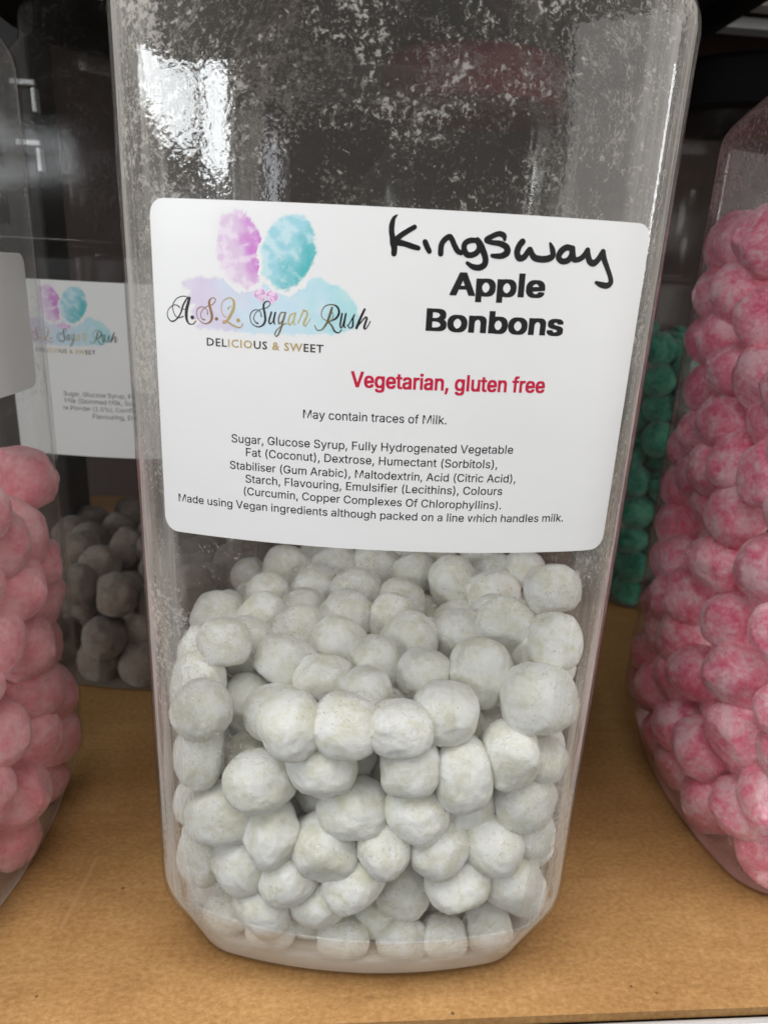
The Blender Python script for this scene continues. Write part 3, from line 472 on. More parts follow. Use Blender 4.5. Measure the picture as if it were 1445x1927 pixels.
    'o': [415,[207,-8,159,-2,117,16,82,46,56,85,40,133,34,187,40,243,56,291,82,330,117,360,159,378,207,384,256,378,299,360,333,330,359,291,376,243,381,187,376,133,359,85,333,46,299,16,256,-2,207,46,242,51,270,66,292,89,307,117,316,151,319,187,316,224,307,258,292,287,270,310,242,325,207,330,173,325,145,310,124,287,108,258,99,224,96,187,99,151,108,117,124,89,145,66,173,51],[11,13,12,10,13,11,10,14,13,9,14,10,9,15,14,8,37,9,37,36,9,36,15,9,36,35,15,35,16,15,8,38,37,34,16,35,8,39,38,33,16,34,7,39,8,33,17,16,7,40,39,32,17,33,7,41,40,31,17,32,6,41,7,31,18,17,6,42,41,30,18,31,5,42,6,5,43,42,29,18,30,29,19,18,5,44,43,28,19,29,28,20,19,4,44,5,4,45,44,27,20,28,4,46,45,26,20,27,3,46,4,26,21,20,3,47,46,25,21,26,3,24,47,24,21,25,3,21,24,2,21,3,2,22,21,1,22,2,1,23,22,0,23,1]],
    'p': [424,[53,-143,53,379,112,379,112,319,118,319,126,331,137,346,152,360,171,373,197,381,229,384,274,378,313,361,345,332,370,293,385,245,390,189,385,133,370,84,346,45,313,16,274,-2,229,-8,198,-5,173,4,153,17,138,31,127,46,118,59,114,59,114,-143,220,47,253,51,279,66,301,88,316,117,325,151,328,189,325,227,316,261,301,290,280,311,253,325,220,330,188,325,161,312,140,291,125,263,116,229,113,189,116,150,125,115,140,86,162,65,188,51],[9,11,10,8,11,9,0,2,1,0,3,2,8,12,11,7,12,8,7,13,12,6,13,7,5,13,6,5,43,13,43,42,13,42,14,13,4,43,5,4,44,43,4,45,44,41,14,42,0,4,3,0,48,4,48,47,4,47,46,4,46,45,4,40,14,41,40,15,14,39,15,40,38,15,39,38,16,15,0,49,48,37,16,38,0,50,49,36,16,37,36,17,16,35,17,36,0,51,50,35,18,17,34,18,35,0,29,51,29,52,51,33,18,34,29,53,52,33,19,18,32,19,33,29,28,53,28,54,53,0,30,29,27,54,28,31,19,32,27,31,54,27,19,31,26,19,27,26,20,19,25,20,26,24,20,25,24,21,20,23,21,24,23,22,21]],
    'r': [259,[53,0,53,379,112,379,112,321,115,321,130,347,152,367,181,380,213,385,221,385,229,384,237,384,243,384,243,322,239,323,230,324,219,325,207,326,182,323,159,315,140,301,126,284,117,262,114,237,114,0],[7,9,8,7,10,9,7,11,10,7,12,11,7,13,12,6,13,7,0,2,1,0,3,2,5,13,6,4,17,5,17,16,5,16,15,5,15,14,5,14,13,5,4,18,17,4,19,18,0,4,3,0,22,4,22,21,4,21,20,4,20,19,4,0,23,22,0,24,23]],
    's': [365,[182,-8,145,-5,112,3,84,18,62,38,45,63,36,94,94,107,105,79,124,60,150,49,181,45,217,50,244,62,262,81,268,103,265,121,254,136,237,147,212,155,149,170,104,186,72,208,53,237,47,274,51,305,65,332,87,354,115,370,149,381,187,384,223,381,254,372,279,358,299,339,314,316,324,290,268,277,258,298,243,316,219,328,187,333,156,329,131,317,114,299,109,277,112,258,124,243,144,232,172,223,229,209,275,194,306,171,325,142,331,107,326,75,312,47,290,24,260,6,223,-5],[29,31,30,29,32,31,28,32,29,28,33,32,27,33,28,27,34,33,26,34,27,26,41,34,41,35,34,26,42,41,40,35,41,25,42,26,25,43,42,39,35,40,25,44,43,39,36,35,38,36,39,24,44,25,24,45,44,37,36,38,24,46,45,23,46,24,23,47,46,23,48,47,22,48,23,22,49,48,22,50,49,22,51,50,21,51,22,21,52,51,20,52,21,20,53,52,19,53,20,18,53,19,17,53,18,17,54,53,16,54,17,15,54,16,6,8,7,15,55,54,14,55,15,5,8,6,13,55,14,5,9,8,13,56,55,4,9,5,12,56,13,4,10,9,11,56,12,4,11,10,11,57,56,4,57,11,3,57,4,3,58,57,2,58,3,2,59,58,1,59,2,1,0,59]],
    't': [227,[204,379,204,327,6,327,6,379,65,471,126,471,126,98,128,76,136,61,150,53,170,50,177,50,185,51,194,52,202,54,213,2,203,-1,192,-3,180,-4,168,-4,125,2,92,21,72,52,65,93],[23,5,4,23,6,5,2,0,3,2,1,0,23,7,6,22,7,23,22,8,7,22,9,8,13,15,14,22,10,9,12,15,13,21,10,22,11,15,12,10,15,11,21,15,10,20,15,21,19,15,20,19,16,15,19,17,16,19,18,17]],
    'u': [410,[182,-5,146,-1,115,11,89,31,69,59,57,95,53,139,53,379,114,379,114,144,119,105,137,75,164,56,200,50,226,53,249,62,268,77,283,97,293,122,296,153,296,379,357,379,357,0,298,0,298,92,307,92,286,47,257,17,222,0],[6,8,7,6,9,8,19,21,20,19,22,21,18,22,19,6,10,9,5,10,6,17,25,18,25,22,18,5,11,10,16,24,17,24,25,17,4,11,5,16,26,24,26,23,24,26,22,25,15,26,16,4,12,11,14,26,15,3,12,4,3,13,12,13,26,14,3,26,13,3,27,26,23,22,26,2,27,3,2,28,27,1,28,2,1,0,28]],
    'v': [389,[163,0,17,379,84,379,165,155,177,121,187,87,196,53,206,21,184,21,194,53,203,87,213,121,224,155,305,379,371,379,226,0],[0,2,1,0,3,2,12,14,13,12,15,14,0,4,3,11,15,12,0,5,4,10,15,11,0,9,5,9,6,5,9,6,10,6,15,10,0,8,9,7,15,6,0,7,8,0,15,7]],
    'w': [567,[138,0,23,379,87,379,133,214,143,177,154,137,165,91,175,41,165,41,175,90,186,135,196,176,206,214,252,379,316,379,362,214,371,176,382,136,392,91,402,41,391,41,402,90,413,135,423,176,434,214,480,379,545,379,429,0,368,0,319,172,312,198,305,225,297,252,291,280,284,309,277,338,291,338,284,309,277,280,270,252,263,225,255,198,248,172,199,0],[0,2,1,0,3,2,12,35,13,35,14,13,35,36,14,36,15,14,24,26,25,24,27,26,12,34,35,37,15,36,38,34,37,34,15,37,12,38,34,38,33,34,12,39,38,12,40,39,12,41,40,0,4,3,11,41,12,23,27,24,11,42,41,0,5,4,22,27,23,10,42,11,10,43,42,0,6,5,21,27,22,9,43,10,0,8,6,8,7,6,20,19,21,8,43,9,0,43,8]],
    'x': [379,[21,0,171,218,171,171,29,379,100,379,147,306,164,279,179,253,193,229,207,206,175,206,190,229,202,253,216,279,233,306,282,379,352,379,209,169,209,214,358,0,287,0,231,85,214,112,200,136,187,159,173,182,205,182,191,159,178,136,165,112,148,85,91,0],[2,4,3,2,5,4,14,16,15,14,17,16,2,6,5,13,17,14,2,1,6,1,7,6,12,18,13,18,17,13,1,11,7,11,8,7,11,8,12,8,18,12,1,10,11,9,18,8,0,10,1,9,19,18,0,25,10,25,9,10,25,26,9,26,19,9,0,24,25,27,19,26,0,28,24,28,23,24,28,23,27,23,19,27,0,29,28,22,19,23,0,30,29,21,19,22,0,31,30,20,19,21]],
    'y': [389,[47,-139,61,-86,71,-87,88,-90,104,-89,118,-84,130,-74,141,-58,151,-36,163,-1,17,379,84,379,165,155,177,121,187,87,196,53,206,21,184,21,193,53,202,87,212,121,224,155,305,379,371,379,204,-58,191,-85,177,-107,159,-124,139,-136,117,-143,91,-145,77,-145,65,-143,54,-141],[9,11,10,9,12,11,21,23,22,21,24,23,9,13,12,20,24,21,19,16,20,16,24,20,9,14,13,18,15,19,15,16,19,9,18,14,18,15,14,9,17,18,9,16,17,9,24,16,8,24,9,7,24,8,7,25,24,6,25,7,5,25,6,4,25,5,4,26,25,0,2,1,0,3,2,3,26,4,0,26,3,0,27,26,0,28,27,0,29,28,33,29,0,32,29,33,32,30,29,31,30,32]],
}
CAPS = {
    ' ': [278,[],[]],
    '&': [625,[495,339,463,282,422,229,326,339,422,429,451,521,405,626,287,669,160,626,112,512,135,427,189,354,73,264,28,153,79,38,200,-9,299,13,416,93,494,0,620,0,482,160,549,250,593,339,356,161,284,103,210,81,153,102,126,153,157,223,245,289,208,521,229,567,282,586,338,566,360,516,343,465,271,405,229,458],[8,6,7,9,31,8,31,32,8,32,6,8,32,33,6,33,5,6,9,30,31,34,5,33,9,37,30,34,4,5,35,4,34,10,37,9,36,4,35,10,36,37,36,3,4,11,36,10,11,3,36,12,3,11,12,29,3,29,2,3,1,22,0,1,21,22,12,28,29,23,2,29,2,21,1,13,28,12,2,20,21,23,20,2,13,27,28,24,20,23,24,17,20,17,19,20,14,27,13,14,26,27,25,17,24,14,25,26,25,16,17,18,19,17,14,16,25,15,16,14]],
    'C': [708,[656,635,530,678,422,691,154,589,48,331,136,107,416,-9,554,8,663,51,663,158,544,101,425,81,226,153,149,340,227,527,421,601,537,584,656,530],[3,1,2,3,0,1,3,15,0,15,16,0,16,17,0,3,14,15,4,14,3,4,13,14,4,12,13,5,12,4,10,8,9,5,11,12,6,11,5,11,8,10,6,8,11,6,7,8]],
    'D': [750,[76,0,342,0,607,105,704,341,617,572,341,682,76,682,174,594,325,594,536,519,603,341,550,183,330,88,174,88],[0,7,6,7,5,6,7,8,5,8,4,5,0,13,7,9,4,8,9,3,4,10,3,9,11,3,10,11,2,3,12,2,11,12,1,2,0,12,13,0,1,12]],
    'E': [500,[462,682,75,682,75,0,471,0,471,88,173,88,173,300,452,300,452,388,173,388,173,594,462,594],[2,10,1,10,0,1,10,11,0,2,9,10,2,6,9,6,8,9,6,7,8,2,5,6,2,4,5,2,3,4]],
    'I': [250,[174,682,76,682,76,0,174,0],[2,0,1,2,3,0]],
    'L': [490,[172,682,74,682,74,0,480,0,480,88,172,88],[2,0,1,2,5,0,2,4,5,2,3,4]],
    'O': [823,[45,341,143,97,409,-9,680,97,778,341,679,587,411,691,145,587,146,341,222,527,411,601,601,527,677,341,601,155,411,81,222,155],[7,10,6,10,5,6,7,9,10,11,5,10,11,4,5,0,9,7,0,8,9,12,4,11,1,8,0,1,15,8,13,4,12,13,3,4,1,14,15,14,3,13,14,2,3,2,14,1]],
    'S': [458,[399,643,325,679,247,691,97,642,40,509,188,320,335,165,308,108,224,79,128,105,44,178,44,54,133,6,235,-9,372,43,426,176,279,381,131,522,161,581,239,603,315,588,399,532],[3,1,2,3,0,1,3,20,0,20,21,0,4,18,3,18,19,3,19,20,3,4,17,18,4,16,17,5,16,4,5,15,16,6,15,5,11,9,10,6,14,15,7,14,6,8,14,7,11,8,9,11,14,8,12,14,11,12,13,14]],
    'T': [604,[587,682,17,682,17,594,253,594,253,0,351,0,351,594,587,594],[2,0,1,2,7,0,3,7,2,4,6,3,6,7,3,4,5,6]],
    'U': [708,[648,682,550,682,550,285,542,200,507,136,444,97,347,81,266,95,200,139,168,192,159,279,159,682,61,682,61,258,149,55,345,-9,573,67,648,268],[13,11,12,13,10,11,2,0,1,2,17,0,3,17,2,13,9,10,3,16,17,14,9,13,4,16,3,14,8,9,14,7,8,5,16,4,6,16,5,14,6,7,14,16,6,14,15,16]],
    'W': [1042,[1041,682,944,682,758,212,568,682,475,682,286,212,98,682,0,682,276,-6,295,-6,521,552,745,-6,764,-6],[8,6,7,8,5,6,5,3,4,5,10,3,10,2,3,2,0,1,2,12,0,5,9,10,11,2,10,8,9,5,11,12,2]],
}
SANS['l'][1:] = [[60, 0, 60, 528, 125, 528, 125, 0], [0, 2, 1, 0, 3, 2]]
SANS['l'][0] = 186
_o = [(125, 509), (225, 509), (294, 501), (353, 478), (399, 441), (433, 391), (455, 329), (462, 255), (455, 181), (433, 119), (398, 68), (351, 31), (291, 8), (219, 0), (125, 0)]
_i = [(125, 452), (221, 452), (275, 446), (320, 428), (354, 399), (379, 361), (394, 312), (399, 255), (394, 198), (379, 149), (354, 110), (318, 81), (272, 63), (215, 57), (125, 57)]
_p = _o+_i+[(60, 0), (125, 0), (125, 509), (60, 509)]
SANS['D'][1:] = [[q for p in _p for q in p], [q for k in range(14) for q in (k, 15+k, 16+k, k, 16+k, k+1)]+[30, 31, 32, 30, 32, 33]]
_p = [(53, 0), (114, 0), (114, 509), (53, 509), (114, 137), (114, 212), (121, 212), (284, 379), (360, 379), (184, 199), (148, 186), (191, 229), (372, 0), (294, 0)]
SANS['k'][1:] = [[q for p in _p for q in p], [0, 1, 2, 0, 2, 3, 4, 6, 5, 4, 9, 6, 6, 9, 8, 6, 8, 7, 10, 13, 12, 10, 12, 11]]
def text_geo(text, a, b, font=SANS, bold=(0, 0), track=0, height=None, colors=None):
    """flat lettering from a to b (u, v of the baseline's two ends); the width is fitted, the height follows or is given (cap height, mm)"""
    pen = 0; items = []; lo = hi = None
    for ch in text:
        g = font[ch]
        if g[1]:
            xs_ = g[1][0::2]; lo = min(xs_)+pen if lo is None else lo; hi = max(xs_)+pen
        items.append((ch, pen)); pen += g[0]+track
    L = math.hypot(b[0]-a[0], b[1]-a[1]); k = L/(hi-lo); dx, dy = (b[0]-a[0])/L, (b[1]-a[1])/L
    ky = k if height is None else height/(509.0 if font is SANS else 700.0)
    V = []; F = []; C = []
    sh = [(0, 0, 0)]
    if bold[0]: sh = [(bold[0]*i, bold[1]*j, .0005*(3*i+j+4)) for i in (-1, 0, 1) for j in (-1, 0, 1)]
    for n_, (ch, p) in enumerate(items):
        g = font[ch]
        for ox, oy, oz in sh:
            base = len(V)
            for i in range(0, len(g[1]), 2):
                x = (g[1][i]+p-lo+ox)*k; y = (g[1][i+1]+oy)*ky
                V.append((a[0]+dx*x-dy*y, a[1]+dy*x+dx*y, oz))
                if colors: C.append(colors[n_])
            F += [(base+g[2][i], base+g[2][i+1], base+g[2][i+2]) for i in range(0, len(g[2]), 3)]
    return (V, F), C
def smooth_path(pts, sub=6):
    out = []
    P = [pts[0]]+list(pts)+[pts[-1]]
    for i in range(1, len(P)-2):
        for k in range(sub):
            t = k/sub; q = []
            for d in range(3):
                a, b, c, e = P[i-1][d], P[i][d], P[i+1][d], P[i+2][d]
                q.append(.5*((2*b)+(c-a)*t+(2*a-5*b+4*c-e)*t*t+(3*b-a-3*c+e)*t**3))
            out.append(q)
    out.append(list(pts[-1])); return out
def stroke_geo(strokes, colour=None):
    """pen strokes [(u, v, width), ...] as flat ribbons with round ends, each stroke a hair above the one before"""
    V = []; F = []; C = []
    for n_, st in enumerate(strokes):
        P = smooth_path(st); z = .0006*n_
        pos = [(p[0], p[1]) for p in P]
        for i, p in enumerate(P):
            a, b = P[max(0, i-1)], P[min(len(P)-1, i+1)]
            dx, dy = b[0]-a[0], b[1]-a[1]; L = math.hypot(dx, dy) or 1; nx_, ny_ = -dy/L, dx/L; h = max(.04, p[2]/2)
            zi = z+.0001*i
            V += [(p[0]-nx_*h, p[1]-ny_*h, zi), (p[0]+nx_*h, p[1]+ny_*h, zi)]
            if i: k = len(V); F.append((k-4, k-2, k-1, k-3))
        if colour:
            C += [colour(v[0], v[1]) for v in V[len(C):]]
        for end in (0, -1):
            p = P[end]; r = max(.04, p[2]/2); base = len(V); zi = z+(.0001*len(P) if end else 0)+.00005
            V += [(p[0]+r*math.cos(t*math.pi/6), p[1]+r*math.sin(t*math.pi/6), zi) for t in range(12)]
            F.append(tuple(range(base, base+12)))
        if colour: C += [colour(v[0], v[1]) for v in V[len(C):]]
    return (V, F), C

def nz(x, y, s, o=0.0): return noise.fractal(Vector((x*s+o, y*s-o, o)), 1.0, 2.0, 4)
PAPER = (.74, .742, .742)
def lerp(a, b, t): return tuple(p+(q-p)*t for p, q in zip(a, b))
def blob(cx_, cy_, rx, ry, ang, col_fn, seed):
    """candyfloss painted in watercolour: an uneven oval whose edge fades into the paper"""
    V = []; C = []; F = []; n = 46; ca, sa = math.cos(ang), math.sin(ang); keep = {}
    for j in range(n+1):
        for i in range(n+1):
            a, b = -1.12+2.24*i/n, -1.12+2.24*j/n
            r = math.hypot(a, b)*(1+.10*nz(a, b, 2.3, seed)+.05*nz(a, b, 9, seed+3))
            r *= 1+.06*b
            x, y = a*rx, b*ry
            V.append((cx_+ca*x-sa*y, cy_+sa*x+ca*y)); e = sm(.90, 1.0, r+.05*nz(a, b, 14, seed+7))
            C.append(lerp(col_fn(a, b), PAPER, e)); keep[(i, j)] = r < 1.06
    for j in range(n):
        for i in range(n):
            if any(keep[q] for q in ((i, j), (i+1, j), (i, j+1), (i+1, j+1))): a = j*(n+1)+i; F.append((a, a+1, a+n+2, a+n+1))
    return (V, F), C
def pink_floss(a, b):
    k = sm(-.15, .75, a*.9-b*.15+.45*nz(a, b, 1.6, 2)); h = sm(.0, .6, nz(a, b*2.2, 2.2, 9)+.15-a*.35)
    return lerp(lerp((.64, .50, .66), (.55, .20, .56), k), (.80, .74, .79), h*.6)
def blue_floss(a, b):
    k = sm(-.2, .8, a*.8-b*.35+.45*nz(a, b, 1.6, 5)); h = sm(.0, .6, nz(a, b*2.2, 2.2, 13)+.12-a*.35+b*.2)
    return lerp(lerp((.32, .58, .66), (.075, .42, .44), k), (.68, .77, .80), h*.5)
SPLASH = [[-43.178, 18.734], [-40.873, 19.715], [-39.185, 20.045], [-37.255, 19.821], [-35.332, 19.991], [-33.427, 20.207], [-31.29, 19.339], [-28.093, 19.258], [-26.505, 20.067], [-24.41, 19.445], [-21.546, 19.348], [-19.49, 20.418], [-17.701, 20.868], [-14.897, 21.008], [-13.601, 19.991], [-12.069, 19.707], [-10.26, 18.711], [-9.212, 17.794], [-8.134, 16.141], [-7.696, 14.689], [-7.275, 13.722], [-7.73, 12.207], [-9.758, 11.225], [-12.325, 10.51], [-15.446, 10.413], [-18.846, 10.094], [-22.81, 9.99], [-26.823, 9.826], [-30.895, 9.755], [-34.198, 9.933], [-36.988, 10.013], [-39.822, 9.96], [-40.662, 10.42], [-39.487, 11.391], [-41.182, 11.797], [-41.408, 13.31], [-40.513, 14.375], [-41.634, 14.815], [-42.154, 16.043], [-41.258, 17.093], [-42.651, 17.767]]
def splash():
    V = []; C = []; F = []; nx_, ny_ = 110, 34
    us = [p[0] for p in SPLASH]; vs = [p[1] for p in SPLASH]; u0, u1, v0, v1 = min(us)-.8, max(us)+.8, min(vs)-.8, max(vs)+.8
    def sd(u, v):
        ins = False; best = 1e9; n = len(SPLASH)
        for i in range(n):
            a, b = SPLASH[i], SPLASH[(i+1) % n]
            if (a[1] > v) != (b[1] > v) and u < (b[0]-a[0])*(v-a[1])/(b[1]-a[1])+a[0]: ins = not ins
            dx, dy = b[0]-a[0], b[1]-a[1]; t = max(0, min(1, ((u-a[0])*dx+(v-a[1])*dy)/(dx*dx+dy*dy)))
            best = min(best, math.hypot(u-a[0]-t*dx, v-a[1]-t*dy))
        return -best if ins else best
    D = {}
    for j in range(ny_+1):
        for i in range(nx_+1):
            u, v = u0+(u1-u0)*i/nx_, v0+(v1-v0)*j/ny_
            d = sd(u, v)+.35*nz(u, v, .9, 4); D[(i, j)] = d; t = (u-u0)/(u1-u0)
            c = lerp((.60, .53, .68), (.50, .66, .76), sm(.12, .5, t+.12*nz(u, v, .25, 8)))
            c = lerp(c, (.36, .64, .68), sm(.55, .95, t+.18*nz(u, v, .25, 3)))
            c = lerp(c, PAPER, .12+.18*nz(u, v, .35, 6)); V.append((u, v)); C.append(lerp(c, PAPER, sm(-.22, .12, d)))
    for j in range(ny_):
        for i in range(nx_):
            if min(D[q] for q in ((i, j), (i+1, j), (i, j+1), (i+1, j+1))) < .2: a = j*(nx_+1)+i; F.append((a, a+1, a+nx_+2, a+nx_+1))
    return (V, F), C
